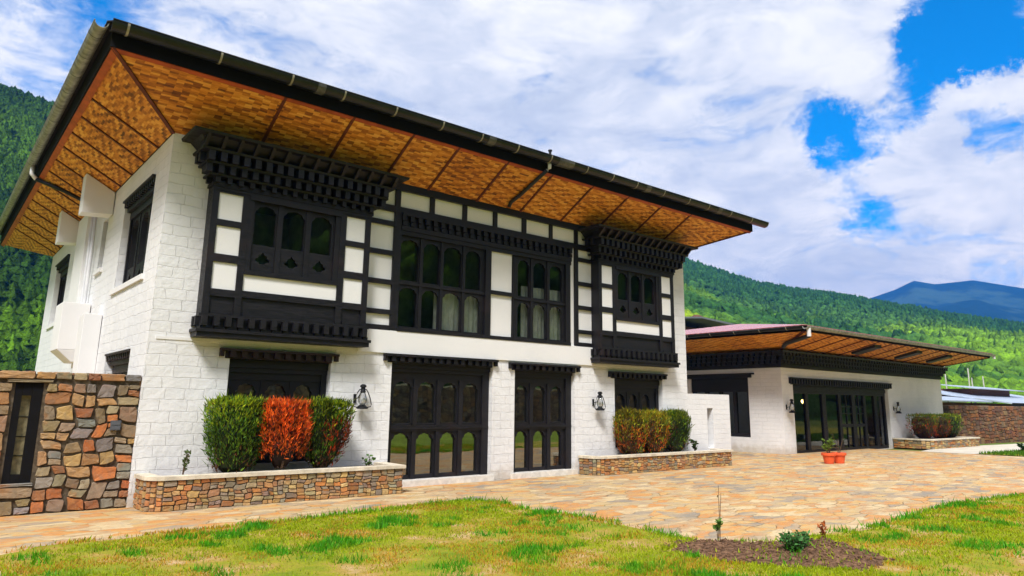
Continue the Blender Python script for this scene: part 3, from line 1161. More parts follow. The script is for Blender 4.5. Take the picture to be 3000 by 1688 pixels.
# --- bay windows
def cornice(x0, x1, y, zb, k, parent):
    """three tiers of blocks under a flaring top; x0..x1 is the bay body, y its face"""
    m = MB()
    def ring(p0, p1, z0, z1, q0=None):
        """board round three sides between projections p0 (bottom) and p1 (top)"""
        m.hexa([(x0 - p0, y - p0, z0), (x1 + p0, y - p0, z0), (x1 + p0, .0, z0), (x0 - p0, .0, z0), (x0 - p1, y - p1, z1), (x1 + p1, y - p1, z1), (x1 + p1, .0, z1), (x0 - p1, .0, z1)])
    def blocks(p, z0, z1, bw, gap, ph=0.):
        n = int((x1 - x0 + 2 * p) / (bw + gap))
        st = (x1 - x0 + 2 * p - bw) / n
        for i in range(n + 1):
            a = x0 - p + i * st + ph
            if a + bw > x1 + p + .001: continue
            m.box(a, a + bw, y - p, y - p + .24, z0, z1)
        nd = max(1, int((-y + p - .1) / (bw + gap)))
        for side in (0, 1):
            for j in range(1, nd + 1):
                b = y - p + j * (bw + gap)
                if b + bw > -.01: continue
                if side == 0: m.box(x0 - p, x0 - p + .24, b, b + bw, z0, z1)
                else: m.box(x1 + p - .24, x1 + p, b, b + bw, z0, z1)
    z = zb
    ring(.03, .03, z, z + .07)
    ring(.0, .0, z + .07, z + .12)
    blocks(.10, z + .06, z + .17, .085, .125, .1)
    ring(.12, .13, z + .17, z + .205)
    ring(.02, .02, z + .205, z + .36)
    blocks(.21, z + .205, z + .36, .10, .11)
    ring(.225, .235, z + .36, z + .395)
    ring(.09, .09, z + .395, z + .57)
    blocks(.32, z + .395, z + .57, .11, .10, .1)
    ring(.335, .35, z + .57, z + .61)
    # flaring top with ribs
    ring(.20, .40, z + .61, z + .80)
    n = int((x1 - x0 + .6) / .29)
    for i in range(n + 1):
        a = x0 - .33 + i * (x1 - x0 + .60) / n
        m.hexa([(a, y - .34, z + .61), (a + .06, y - .34, z + .61), (a + .06, y - .1, z + .61), (a, y - .1, z + .61), (a, y - .53, z + .80), (a + .06, y - .53, z + .80), (a + .06, y - .1, z + .80), (a, y - .1, z + .80)])
    ring(.55, .57, z + .80, z + .85)
    return m.build('cornice', TIMBER, parent)


def bay(x0):
    x1 = x0 + 3.25
    y = -.30
    P = PF(y)
    d = x0 - .72
    X = lambda v: v + d
    fr, gl, pn = MB(), MB(), MB()
    # body (hollow: sides, bottom, top)
    fr.box(x0, x0 + .05, y + .06, 0, 2.95, 5.75)
    fr.box(x1 - .05, x1, y + .06, 0, 2.95, 5.75)
    fr.box(x0 + .05, x1 - .05, y + .06, 0, 2.95, 3.05)
    # posts
    for a, b in ((.72, .84), (1.28, 1.405), (3.28, 3.41), (3.845, 3.97)):
        pbox(fr, P, X(a), X(b), 3.06, 5.60, 0, .06)
    # side column rails
    for a, b in ((.84, 1.28), (3.41, 3.845)):
        for z0, z1 in ((3.62, 3.75), (4.25, 4.40), (4.93, 5.05), (5.56, 5.60)):
            pbox(fr, P, X(a), X(b), z0, z1, .003, .06)
        for z0, z1 in ((3.75, 4.25), (4.40, 4.93), (5.05, 5.56)):
            pbox(pn, P, X(a), X(b), z0, z1, .03, .055)
        pbox(fr, P, X(a), X(b), 3.06, 3.62, .045, .06)
        pbox(fr, P, X(a) + .04, X(b) - .04, 3.30, 3.36, .02, .045)
    # long panel
    pbox(pn, P, X(1.405), X(3.28), 3.765, 4.075, .03, .055)
    pbox(fr, P, X(1.405), X(3.28), 3.64, 3.765, .003, .06)
    pbox(fr, P, X(1.405), X(3.28), 4.075, 4.16, -.01, .06)
    pbox(fr, P, X(1.405), X(3.28), 3.06, 3.64, .045, .06)
    pbox(fr, P, X(1.46), X(3.22), 3.30, 3.345, .02, .045)
    # sashes
    lights(fr, gl, P, [(X(1.54), X(1.955)), (X(2.095), X(2.53)), (X(2.675), X(3.11))], (X(1.405), X(3.28)), 4.68, 5.455, 4.16, 5.52, .16, .055, tri=(4.43, .27, .23))
    for c in (2.025, 2.60):
        pbox(fr, P, X(c) - .05, X(c) + .05, 4.16, 5.52, .03, .053)
    for c0, c1 in ((1.405, 1.50), (3.17, 3.28)):
        pbox(fr, P, X(c0), X(c1), 4.16, 5.52, .01, .053)
    pbox(fr, P, X(1.405), X(3.28), 5.52, 5.60, -.02, .06)
    # header
    pbox(fr, P, x0, x1, 5.60, 5.75, -.012, .06)
    fr.box(x0 + .05, x1 - .05, y + .06, 0, 5.66, 5.75)
    o = fr.build('bay_window', TIMBER, house)
    gl.build('glass', GLASS_UP, o)
    pn.build('plaster_panel', PLASTER, o)
    # corbelled foot
    m = MB()
    m.box(x0 - .06, x1 + .06, y - .07, 0, 2.87, 2.955)
    m.box(x0 - .09, x1 + .09, y - .10, 0, 2.955, 3.01)
    m.box(x0 - .0, x1 + .0, y + .0, y + .05, 3.01, 3.06)
    nb = 15
    for i in range(nb + 1):
        c = x0 + .05 + i * (3.15) / nb
        m.box(c - .05, c + .05, y - .085, y + .0, 3.07, 3.24)
        m.box(c - .02, c + .085, y - .05, y + .0, 3.01, 3.07)
    m.box(x0 - .05, x1 + .05, y - .05, y + .0, 3.24, 3.29)
    for q in range(2):
        b = y + .06 + q * .16
        m.box(x0 - .07, x0, b, b + .08, 3.07, 3.24)
    m.build('sill', TIMBER, o)
    cornice(x0, x1, y, 5.66, 1, o)


bay(.72)
bay(10.94)


# --- soffit, battens, fascia, roof, gutter
def soffit_pt(x, y, z): return (x, y, z)
o4 = [(-EV, -EV), (EX1, -EV), (EX1, EY1), (-EV, EY1)]
i4 = [(0, 0), (WX, 0), (WX, DY), (0, DY)]
for k in range(4):
    k2 = (k + 1) % 4
    MB().face([(*o4[k], ZE), (*o4[k2], ZE), (*i4[k2], ZW), (*i4[k], ZW)]).build('soffit', SOFFIT_Y if k % 2 else SOFFIT_X, house)


def batten(root, a, b, w=.05, t=.03):
    m = MB()
    a, b = Vector(a), Vector(b)
    d = (b - a)
    s = Vector((-d.y, d.x, 0)).normalized() * w / 2
    dn = Vector((0, 0, -t))
    m.hexa([a - s + dn, a + s + dn, b + s + dn, b - s + dn, a - s, a + s, b + s, b - s])
    m.build('batten', TRIM_RED, root)


m = MB()
xs = [1.55, 2.95] + [4.33, 5.50, 6.90, 8.30, 9.72, 11.1, 12.5, 13.85]
for x in xs:
    batten(house, (x, -EV, ZE), (x, 0, ZW), .055)
y = 1.05
while y < 15:
    batten(house, (-EV, y, ZE), (0, y, ZW), .055)
    y += 1.12
batten(house, (-EV, -EV, ZE), (0, 0, ZW), .07)
batten(house, (EX1, -EV, ZE), (WX, 0, ZW), .07)
m = MB()
m.hexa([(-EV, -EV, ZE - .035), (-EV + .10, -EV + .10, ZE - .090), (-EV + .10, EY1, ZE - .090), (-EV, EY1, ZE - .035), (-EV, -EV, ZE), (-EV + .10, -EV + .10, ZE - .055), (-EV + .10, EY1, ZE - .055), (-EV, EY1, ZE)])
m.build('eave_trim', TRIM_ORANGE, house)
m = MB()
m.hexa([(-EV + .03, -EV, ZE - .03), (EX1, -EV, ZE - .03), (EX1, -EV + .07, ZE - .068), (-EV + .1, -EV + .07, ZE - .068), (-EV + .03, -EV, ZE), (EX1, -EV, ZE), (EX1, -EV + .07, ZE - .038), (-EV + .1, -EV + .07, ZE - .038)])
m.build('eave_trim', TRIM_ORANGE, house)
m = MB()
F_ = .03
ZR = 7.66
m.box(-EV - F_, EX1 + F_, -EV - F_, -EV, ZE - .02, ZR)
m.box(-EV - F_, -EV, -EV, EY1, ZE - .02, ZR)
m.box(EX1, EX1 + F_, -EV, EY1, ZE - .02, ZR)
m.box(-EV, EX1, EY1, EY1 + F_, ZE - .02, ZR)
m.build('fascia', FASCIA, house)


def hip_roof(x0, x1, y0, y1, z0, tanp, mat, parent, wave=.0, pitch=.19):
    """corrugated hip roof"""
    mb = MB()
    half = min(x1 - x0, y1 - y0) / 2
    def side(L, f):
        n = int(L / pitch) * 2
        for i in range(n):
            a, b = L * i / n, L * (i + 1) / n
            ha, hb = min(a, L - a, half), min(b, L - b, half)
            za, zb = (wave if i % 2 else -wave), (-wave if i % 2 else wave)
            mb.face([f(a, 0, za), f(b, 0, zb), f(b, hb, zb), f(a, ha, za)])
            mb.face([f(a, 0, za - .02), f(b, 0, zb - .02), f(b, 0, zb), f(a, 0, za)])
    side(x1 - x0, lambda a, h, w: (x0 + a, y0 + h, z0 + h * tanp + w))
    side(x1 - x0, lambda a, h, w: (x0 + a, y1 - h, z0 + h * tanp + w))
    side(y1 - y0, lambda a, h, w: (x0 + h, y0 + a, z0 + h * tanp + w))
    side(y1 - y0, lambda a, h, w: (x1 - h, y0 + a, z0 + h * tanp + w))
    return mb.build('roof', mat, parent)


roof = hip_roof(-EV - .13, EX1 + .13, -EV - .13, EY1 + .13, 7.69, .19, mat_simple("dark_roof_sheet", (.035, .035, .037), .5, .4, .3), house, .018, .15)
m = MB()
m.tube([(8.35, -1.15, 7.72), (8.35, -1.15, 7.97)], .035, 8)
m.tube([(8.35, -1.15, 7.97), (8.35, -1.15, 8.0)], .055, 8)
m.build('vent_pipe', PIPE_DARK, roof)


def half_gutter(name, a, b, r, mat, parent, t=.008):
    """half-round trough from a to b, open at the top"""
    a, b = Vector(a), Vector(b)
    d = (b - a).normalized()
    s = Vector((-d.y, d.x, 0))
    mb = MB()
    n = 10
    def ringp(p, rr): return [p + s * (rr * math.cos(math.pi * k / n)) + Vector((0, 0, -rr * math.sin(math.pi * k / n))) for k in range(n + 1)]
    A, B, A2, B2 = ringp(a, r), ringp(b, r), ringp(a, r - t), ringp(b, r - t)
    for k in range(n):
        mb.face([A[k], A[k + 1], B[k + 1], B[k]])
        mb.face([A2[k + 1], A2[k], B2[k], B2[k + 1]])
        mb.face([A[k + 1], A[k], A2[k], A2[k + 1]])
        mb.face([B[k], B[k + 1], B2[k + 1], B2[k]])
    mb.face([A[0], B[0], B2[0], A2[0]])
    mb.face([B[n], A[n], A2[n], B2[n]])
    # rolled lip
    for p, q in ((A[0], B[0]), (A[n], B[n])):
        mb.tube([p, q], .010, 6)
    o = mb.build(name, mat, parent, smooth=True)
    return o


def straps(gut, a, b, r, ts, mat=STRAP, w=.018):
    a, b = Vector(a), Vector(b)
    d = (b - a).normalized()
    s = Vector((-d.y, d.x, 0))
    src = None
    for tt in ts:
        p = a + (b - a) * tt
        if src is None:
            p0 = p
            mb = MB()
            n = 10
            for k in range(n):
                q = [p + s * ((r + .007) * math.cos(math.pi * j / n)) + Vector((0, 0, -(r + .007) * math.sin(math.pi * j / n))) for j in (k, k + 1)]
                mb.face([q[0] - d * w, q[0] + d * w, q[1] + d * w, q[1] - d * w])
            src = mb.build('gutter_strap', mat, gut)
        else:
            c = src.copy()
            C.objects.link(c)
            c.parent = gut
            c.location = p - p0


GY = -EV - .13
ga, gb = (-EV - .08, GY - .04, 7.645), (EX1 + .55, GY - .04, 7.645)
g1 = half_gutter('gutter', ga, gb, .15, GUTTER, house)
straps(g1, ga, gb, .15, [.012, .088, .155, .21, .27, .33, .385, .44, .495, .56, .61, .66, .72, .78, .83, .89, .95])
for tt, l in ((.185, .16), (.40, .20), (.522, .5), (.685, .2), (.86, .2)):
    x = ga[0] + (gb[0] - ga[0]) * tt
    n = 8
    m = MB()
    for k in range(n):
        q = [(GY - .04 + .159 * math.cos(math.pi * j / n), 7.645 - .159 * math.sin(math.pi * j / n)) for j in (k, k + 1)]
        m.face([(x - l / 2, *q[0]), (x + l / 2, *q[0]), (x + l / 2, *q[1]), (x - l / 2, *q[1])])
    m.build('gutter_joint', GUTTER_MID, g1, smooth=True)
ga2, gb2 = (-EV - .20, EY1 + .2, 7.64), (-EV - .20, -EV - .10, 7.64)
g2 = half_gutter('gutter', ga2, gb2, .10, GUTTER_PALE, house)
straps(g2, ga2, gb2, .12, [1 - k * .047 - .02 for k in range(19)], PIPE_DARK, .012)
# downpipes running back under the eaves
m = MB()
m.tube([(8.06, GY, 7.56), (8.06, GY, 7.38), (8.02, GY + .05, 7.33)], .045, 10)
m.build('downpipe', PIPE, house, smooth=True)
m = MB()
m.tube([(8.02, GY + .05, 7.33), (7.86, -.60, 6.86), (7.80, -.30, 6.72), (7.8, -.22, 6.62)], .048, 10)
m.build('downpipe', PIPE_DARK, house, smooth=True)
m = MB()
m.tube([(-EV - .16, 7.6, 7.56), (-EV - .16, 7.6, 7.36), (-EV - .05, 7.6, 7.24)], .055, 10)
m.build('downpipe', PIPE, house, smooth=True)
m = MB()
m.tube([(-EV - .05, 7.6, 7.24), (-.75, 7.3, 6.98), (-.2, 7.0, 6.68)], .055, 10)
m.build('downpipe', GUTTER, house, smooth=True)


# ------------------------------------------------------------------ rubble stone
PAL = [lin(176, 126, 80), lin(160, 134, 98), lin(150, 136, 110), lin(186, 112, 62), lin(138, 132, 120), lin(152, 124, 96), lin(128, 124, 118), lin(176, 142, 92), lin(160, 108, 70), lin(166, 148, 116), lin(170, 132, 88), lin(146, 128, 100)]


def split(rect, mw, mh, out, r):
    u0, u1, v0, v1 = rect
    w, h = u1 - u0, v1 - v0
    if (w <= mw * r.uniform(.75, 1.35)) and (h <= mh * r.uniform(.75, 1.3)):
        out.append(rect)
        return
    if w / mw > h / mh * r.uniform(.8, 1.2):
        k = u0 + w * r.uniform(.36, .64)
        split((u0, k, v0, v1), mw, mh, out, r)
        split((k, u1, v0, v1), mw, mh, out, r)
    else:
        k = v0 + h * r.uniform(.36, .64)
        split((u0, u1, v0, k), mw, mh, out, r)
        split((u0, u1, k, v1), mw, mh, out, r)


PAL2 = [lin(186, 148, 96), lin(176, 136, 84), lin(168, 146, 110), lin(190, 130, 70), lin(150, 140, 120), lin(164, 120, 84), lin(196, 166, 112), lin(178, 118, 66), lin(140, 122, 104)]


def rubble(mb, P, rects, mw, mh, r, proud=.035, gap=.008, jit=.13, pal=PAL):
    ph = [r.uniform(0, 6.28) for _ in range(6)]
    for rc in rects:
        st = []
        split(rc, mw, mh, st, r)
        def warp(q, rc=rc):
            u, v = q
            k = min(1.0, (u - rc[0]) / mw, (rc[1] - u) / mw, (v - rc[2]) / mh, (rc[3] - v) / mh)
            k = max(k, 0.0)
            a = math.sin(u / mw * 2.1 + ph[0] + math.sin(v / mh * .9 + ph[1])) + .6 * math.sin(u / mw * 4.3 + v / mh * 1.3 + ph[2])
            b = math.sin(v / mh * 1.9 + ph[3] + math.sin(u / mw * .8 + ph[4])) + .6 * math.sin(v / mh * 3.7 + u / mw * 1.1 + ph[5])
            return (u + b * k * mw * .075, v + a * k * mh * .10)
        for u0, u1, v0, v1 in st:
            w, h = u1 - u0, v1 - v0
            g = gap * r.uniform(.5, 1.4)
            J = lambda: r.random() ** 2.6 * jit
            q = [(u0 + g + J() * w, v0 + g + J() * h), (u1 - g - J() * w, v0 + g + J() * h), (u1 - g - J() * w, v1 - g - J() * h), (u0 + g + J() * w, v1 - g - J() * h)]
            # rounded corners + mid points
            outp = []
            for i in range(4):
                a, b, c = q[i - 1], q[i], q[(i + 1) % 4]
                for o_, k in ((a, r.uniform(.03, .13)), (c, r.uniform(.03, .13))):
                    outp.append((b[0] + (o_[0] - b[0]) * k, b[1] + (o_[1] - b[1]) * k))
                m_ = ((b[0] + c[0]) / 2 + r.uniform(-.03, .03) * w, (b[1] + c[1]) / 2 + r.uniform(-.03, .03) * h)
                outp.append(m_)
            outp = [warp(q_) for q_ in outp]
            n = len(outp)
            cu, cv = sum(p[0] for p in outp) / n, sum(p[1] for p in outp) / n
            pd = proud * r.uniform(.55, 1.2)
            bv = .010
            ins = [(p[0] + (cu - p[0]) * min(.2, bv / (w / 2)), p[1] + (cv - p[1]) * min(.22, bv / (h / 2))) for p in outp]
            c = r.choice(pal)
            k = r.uniform(.72, 1.25)
            c = tuple(min(x * k * r.uniform(.92, 1.08), .9) for x in c)
            wt = [-pd * r.uniform(.8, 1.15) for _ in range(n)]
            for i in range(n):
                j = (i + 1) % n
                mb.face([P(*outp[i], .004), P(*outp[j], .004), P(*ins[j], wt[j]), P(*ins[i], wt[i])], c)
                mb.face([P(*ins[i], wt[i]), P(*ins[j], wt[j]), P(cu, cv, -pd * .97)], c)


# left stone wall (runs flush with the front of the house)
sw = thing('stone_wall', (-2.5, .2, 0), 'tall rubble stone wall with a narrow slit window, joined to the left corner of the white house', 'wall')
m = MB()
m.box(-9, -1.80, .06, .45, 0, 2.14)
m.box(-1.43, -.06, .06, .45, 0, 2.14)
m.box(-1.80, -1.43, .06, .45, 0, .46)
m.box(-1.80, -1.43, .06, .45, 2.0, 2.14)
core = m.build('wall_core', MORTAR, sw)
m = MB()
rr = random.Random(11)
rubble(m, PF(.06), [(-9, -1.84, 0, 2.0), (-1.39, -.035, 0, 2.0), (-1.84, -1.39, 0, .42)], .36, .26, rr, .05, .001, .21)
rubble(m, PF(.06), [(-9, -.035, 2.05, 2.18)], .42, .2, rr, .06, .006, .05)
rubble(m, PF(.06), [(-1.93, -1.30, 2.0, 2.05)], .7, .2, rr, .075, .002, .02)
rubble(m, PF(.06), [(-1.84, -1.39, .42, .475)], .7, .2, rr, .075, .002, .02)
# end and top caps
rubble(m, lambda u, v, w: (-.06 - w, u, v), [(.06, .45, 0, 2.16)], .3, .25, rr, .03)
rubble(m, lambda u, v, w: (u, v, 2.14 - w), [(-9, -.06, .06, .45)], .4, .4, rr, .04)
m.build('stone_facing', STONE, sw)
m = MB()
P = PF(0)
for a, b, c, d in ((-1.80, -1.70, .475, 2.0), (-1.57, -1.43, .475, 2.0), (-1.70, -1.57, .475, .60), (-1.70, -1.57, 1.80, 2.0)):
    pbox(m, P, a + .002, b - .002 if b > -1.5 else b, c, d, .055, .2)
f = m.build('slit_window', FASCIA, sw)
m = MB()
pbox(m, P, -1.70, -1.57, .60, 1.80, .14, .16)
m.build('glass', PANEL_GOLD, f)
m = MB()
for z in (.88, 1.17, 1.47):
    pbox(m, P, -1.70, -1.57, z - .006, z + .006, .128, .14)
m.build('glazing_bar', FASCIA, f)
m = MB()
pbox(m, P, -.435, -.285, 1.25, 1.41, -.025, .02)
pbox(m, P, -.425, -.295, 1.262, 1.322, -.032, -.025)
pbox(m, P, -.425, -.295, 1.34, 1.40, -.032, -.025)
m.build('socket_box', mat_simple("grey_socket", (.10, .105, .12), .5), sw)


# ------------------------------------------------------------------ planters
def planter(name, poly, h, label, seed, mw=.21, mh=.115):
    """poly: open outline (x,y) from the wall round the front and back to the wall"""
    cx = sum(p[0] for p in poly) / len(poly)
    r = random.Random(seed)
    root = thing('planter', (cx, sum(p[1] for p in poly) / len(poly), 0), label, 'planter', 'stone planters along the white walls')
    core, st, cap = MB(), MB(), MB()
    core.prism(poly, 0, h - .07)
    core.build('wall_core', MORTAR, root)
    n = len(poly)
    for i in range(n - 1):
        a, b = Vector((*poly[i], 0)), Vector((*poly[i + 1], 0))
        d = (b - a)
        L = d.length
        d.normalize()
        nrm = Vector((d.y, -d.x, 0))
        Pf = lambda u, v, w, a=a, d=d, nrm=nrm: tuple(a + d * u + Vector((0, 0, v)) - nrm * w)
        rubble(st, Pf, [(0, L, 0, h - .06)], mw, mh, r, .026, .0008, .13, PAL2)
    st.build('stone_facing', STONE, root)
    # coping: band following the outline
    T = .24
    off = []
    for i in range(n):
        p = Vector(poly[i])
        dn = []
        if i > 0: e = (Vector(poly[i]) - Vector(poly[i - 1])).normalized(); dn.append(Vector((e.y, -e.x)))
        if i < n - 1: e = (Vector(poly[i + 1]) - Vector(poly[i])).normalized(); dn.append(Vector((e.y, -e.x)))
        nv = sum(dn, Vector((0, 0))) / len(dn)
        nv = nv / max(nv.length_squared, .3)
        off.append((p + nv * .05, p - nv * (T - .05)))
    for i in range(n - 1):
        (o0, i0), (o1, i1) = off[i], off[i + 1]
        cap.hexa([(*o0, h - .06), (*o1, h - .06), (*i1, h - .06), (*i0, h - .06), (*o0, h), (*o1, h), (*i1, h), (*i0, h)])
    cap.build('coping', CONCRETE, root)
    so_ = MB()
    xs = [p[0] for p in poly]
    ys = [p[1] for p in poly]
    inner = [tuple(i_) for o_, i_ in off]
    so_.prism(inner, h - .12, h - .055)
    so_.build('soil', SOIL, root)
    return root


def arc(cx, cy, r, a0, a1, n=4):
    return [(cx + r * math.cos(R(a0 + (a1 - a0) * k / n)), cy + r * math.sin(R(a0 + (a1 - a0) * k / n))) for k in range(n + 1)]


planter('planter', [(.05, -.03)] + arc(.36, -.52, .30, 180, 255) + [(4.62, -.93), (4.66, -.03)], .54, 'longest stone planter, holding the tall hedge with the red middle', 21, .20, .105)
planter('planter', [(10.42, -.03)] + arc(10.74, -.36, .30, 180, 262) + [(16.28, -.66), (16.28, -.03)], .47, 'stone planter with three clipped shrubs between the narrow glazed door and the low white wall', 22, .2, .10)
planter('planter', [(31.75, 1.07), (31.55, -.2)] + arc(32.2, -.15, .5, 200, 262, 3) + [(37.0, -.75), (37.0, .6)], .43, 'farthest stone planter, at the right end of the single storey wing', 23, .3, .13)


# ------------------------------------------------------------------ leaves
def leaf_cloud(pts, dirs, ln, wd, cols, name, mat, parent=None, bend=.25):
    """quads (kite shaped) at pts along dirs; arrays"""
    n = len(pts)
    d = dirs / np.linalg.norm(dirs, axis=1, keepdims=True)
    a = np.cross(d, nrng.normal(size=(n, 3)))
    a /= np.linalg.norm(a, axis=1, keepdims=True) + 1e-9
    nn = np.cross(d, a)
    ln, wd = ln[:, None], wd[:, None]
    p0 = pts
    p1 = pts + d * ln * .45 + a * wd + nn * ln * bend * .3
    p2 = pts + d * ln + nn * ln * bend
    p3 = pts + d * ln * .45 - a * wd + nn * ln * bend * .3
    V = np.stack([p0, p1, p2, p3], 1).reshape(-1, 3)
    return np_mesh(name, V, np.arange(4 * n), 4, mat, cols, parent=parent)


G1, G2, G3 = np.array([.075, .165, .012]), np.array([.17, .27, .016]), np.array([.020, .050, .008])
RED, RED2, BRN = np.array([.84, .165, .020]), np.array([.56, .065, .010]), np.array([.14, .055, .022])
YEL = np.array([.36, .25, .018])


def shrub(x0, x1, y, depth, z0, z1, label, kind, group, n=5200, taper=.28, seed=0, rnd_=.09):
    """clipped conifer shrub: flat top, rounded shoulders, narrowing to the foot"""
    rs = np.random.default_rng(seed)
    cx, w, h = (x0 + x1) / 2, (x1 - x0) / 2, z1 - z0
    root = thing('clipped_shrub', (cx, y, z0), label, 'shrub', group)
    # sample shell of a rounded box
    u = rs.uniform(0, 2 * np.pi, n)
    s = rs.random(n) ** .55
    if kind == 'red':
        s = .17 + .83 * s - .10 * np.abs(np.sin(u * 4 + 1))
    top = rs.random(n) < .28
    zf = np.where(top, 1.0, s)
    e = 3.6 if rnd_ < .25 else 2.6
    ru = (np.abs(np.cos(u)) ** e + np.abs(np.sin(u)) ** e) ** (-1 / e)
    rad = np.where(top, np.sqrt(rs.random(n)), rs.uniform(.80, 1.02, n))
    prof = 1 - taper * np.clip((.55 - zf) / .55, 0, 1) ** 1.3
    shoulder = np.clip((zf - .80) / .2, 0, 1)
    prof = prof * (1 - rnd_ * shoulder ** 2)
    lump = 1 + .09 * np.sin(u * 3 + seed) + .06 * np.sin(u * 7 + zf * 9 + seed) + rs.normal(0, .035, n)
    px = cx + w * ru * np.cos(u) * rad * prof * lump
    py = y + depth * ru * np.sin(u) * rad * prof * lump
    edge = np.hypot(np.cos(u), np.sin(u)) * rad
    pz = z0 + h * (zf - rnd_ * .5 * np.where(top, edge ** 3, 0)) + np.abs(rs.normal(0, .022, n)) * np.where(zf > .9, 1.5, .6)
    pts = np.c_[px, py, pz]
    outw = np.c_[np.cos(u), np.sin(u) * .8, np.zeros(n)]
    dirs = outw * .45 + np.c_[np.zeros((n, 2)), np.ones(n)] * rs.uniform(.5, 1.5, (n, 1)) + rs.normal(0, .30, (n, 3))
    ln = rs.uniform(.05, .11, n) * np.where(rs.random(n) < .06, 1.8, 1)
    wd = rs.uniform(.006, .013, n)
    k = rs.random((n, 1))
    blot = fbm(px * 1.0 + 7 * seed, pz, 3.5, 40 + seed, 3)[:, None]
    streak = fbm(px * 6.0 + py * 3 + 5 * seed, pz * .9, 2.2, 50 + seed, 3)[:, None]
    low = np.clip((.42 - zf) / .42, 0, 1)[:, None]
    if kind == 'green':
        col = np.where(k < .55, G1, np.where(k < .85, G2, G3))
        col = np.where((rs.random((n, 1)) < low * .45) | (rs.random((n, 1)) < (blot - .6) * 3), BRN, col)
    elif kind == 'red':
        col = np.where(k < .62, RED, np.where(k < .9, RED2, BRN))
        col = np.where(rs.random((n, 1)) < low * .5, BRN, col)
    elif kind == 'greenred':
        col = np.where(k < .6, G1, np.where(k < .88, G2, G3))
        hot = np.clip((px - cx) / w * 1.4 + .75, 0, 1)[:, None] * np.clip((.86 - zf) / .25, 0, 1)[:, None] * (blot > .36)
        col = np.where(rs.random((n, 1)) < hot * 1.1, np.where(k < .4, RED2, BRN), col)
        col = np.where(rs.random((n, 1)) < low * .5, BRN, col)
    elif kind == 'gold':
        hot = np.clip((.80 - zf) / .5, 0, 1)[:, None]
        col = np.where(k < .5, YEL, np.where(k < .85, np.array([.34, .36, .016]), G1))
        col = np.where(rs.random((n, 1)) < hot * .75 * (blot > .38), np.where(k < .6, RED * .75, BRN), col)
    elif kind == 'brown':
        hot = np.clip((.9 - zf) / .5, 0, 1)[:, None]
        col = np.where(k < .6, G1, YEL * .7)
        col = np.where(rs.random((n, 1)) < hot * .8, np.where(k < .5, RED2 * .8, BRN), col)
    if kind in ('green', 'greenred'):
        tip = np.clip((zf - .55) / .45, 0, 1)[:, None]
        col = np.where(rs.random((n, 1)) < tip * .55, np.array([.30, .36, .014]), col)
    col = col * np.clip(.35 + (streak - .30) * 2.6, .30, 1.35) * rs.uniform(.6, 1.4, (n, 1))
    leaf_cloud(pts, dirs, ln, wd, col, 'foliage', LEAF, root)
    # dense twigs inside: tapered stems fanning from the foot + a ragged inner mass
    st = MB()
    r = random.Random(seed)
    for i in range(26):
        a = r.uniform(0, 6.28)
        q = r.uniform(.3, .86)
        tx, ty = cx + w * q * math.cos(a), y + depth * q * math.sin(a)
        bx, by = cx + w * .25 * math.cos(a) * r.random(), y + depth * .25 * math.sin(a)
        zt = z0 + h * r.uniform(.5, .93)
        st.tube([(bx, by, z0 - .02), ((bx + tx) / 2 + r.uniform(-.02, .02), (by + ty) / 2, z0 + (zt - z0) * .45), (tx, ty, zt)], [.016, .012, .005], 5)
    st.build('stems', BARK, root)
    im = MB()
    nz, nu = 9, 18
    prof_ = []
    rows = []
    for i in range(nz + 1):
        f = i / nz
        pf = (1 - taper * max(0, (.55 - f) / .55) ** 1.3) * (.80 * (1 - rnd_ * max(0, (f - .8) / .2) ** 2) if f < .97 else .45) * (.55 + .45 * min(1, f / .16))
        if kind == 'red' and f < .3:
            pf *= .72
        row = []
        for j in range(nu):
            an = 2 * math.pi * j / nu
            rr_ = (abs(math.cos(an)) ** e + abs(math.sin(an)) ** e) ** (-1 / e)
            k_ = pf * r.uniform(.88, 1.06)
            row.append((cx + w * rr_ * math.cos(an) * k_, y + depth * rr_ * math.sin(an) * k_, z0 + h * .965 * f + .01))
        rows.append(row)
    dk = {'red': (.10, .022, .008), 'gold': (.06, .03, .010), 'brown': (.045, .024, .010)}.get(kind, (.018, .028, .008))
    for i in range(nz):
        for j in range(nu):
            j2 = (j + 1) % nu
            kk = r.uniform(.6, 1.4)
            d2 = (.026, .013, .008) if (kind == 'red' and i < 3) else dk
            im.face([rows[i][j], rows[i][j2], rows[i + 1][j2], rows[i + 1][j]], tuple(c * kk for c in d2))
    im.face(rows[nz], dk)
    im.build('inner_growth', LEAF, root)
    return root


HG = 'clipped shrubs in the long planter'
shrub(1.00, 1.92, -.46, .34, .48, 1.71, 'green clipped shrub, left third of the tall hedge in the long planter', 'green', HG, 7500, .30, 1)
shrub(1.84, 2.74, -.52, .36, .58, 1.68, 'rust red dead shrub between the two green ones in the long planter', 'red', HG, 7000, .26, 2)
shrub(2.66, 3.56, -.46, .34, .48, 1.70, 'green clipped shrub with a browned lower right side, beside the red one', 'greenred', HG, 7500, .58, 3)
HG2 = 'clipped shrubs in the middle planter'
shrub(11.55, 12.62, -.32, .30, .42, 1.54, 'orange tinged yellow green shrub, nearest the glazed door in the middle planter', 'gold', HG2, 5000, .40, 4, .34)
shrub(12.55, 13.62, -.30, .30, .42, 1.52, 'brownish olive shrub in the centre of the three in the middle planter', 'gold', HG2, 5000, .40, 5, .34)
shrub(13.50, 14.62, -.30, .30, .42, 1.54, 'greenest shrub of the middle planter, next to the low white wall', 'green', HG2, 5000, .40, 6, .34)
HG3 = 'clipped shrubs at the end of the wing'
shrub(32.35, 34.0, .25, .5, .38, 1.42, 'dark brown clipped shrub, left of three in the farthest planter', 'brown', HG3, 2600, .3, 7)
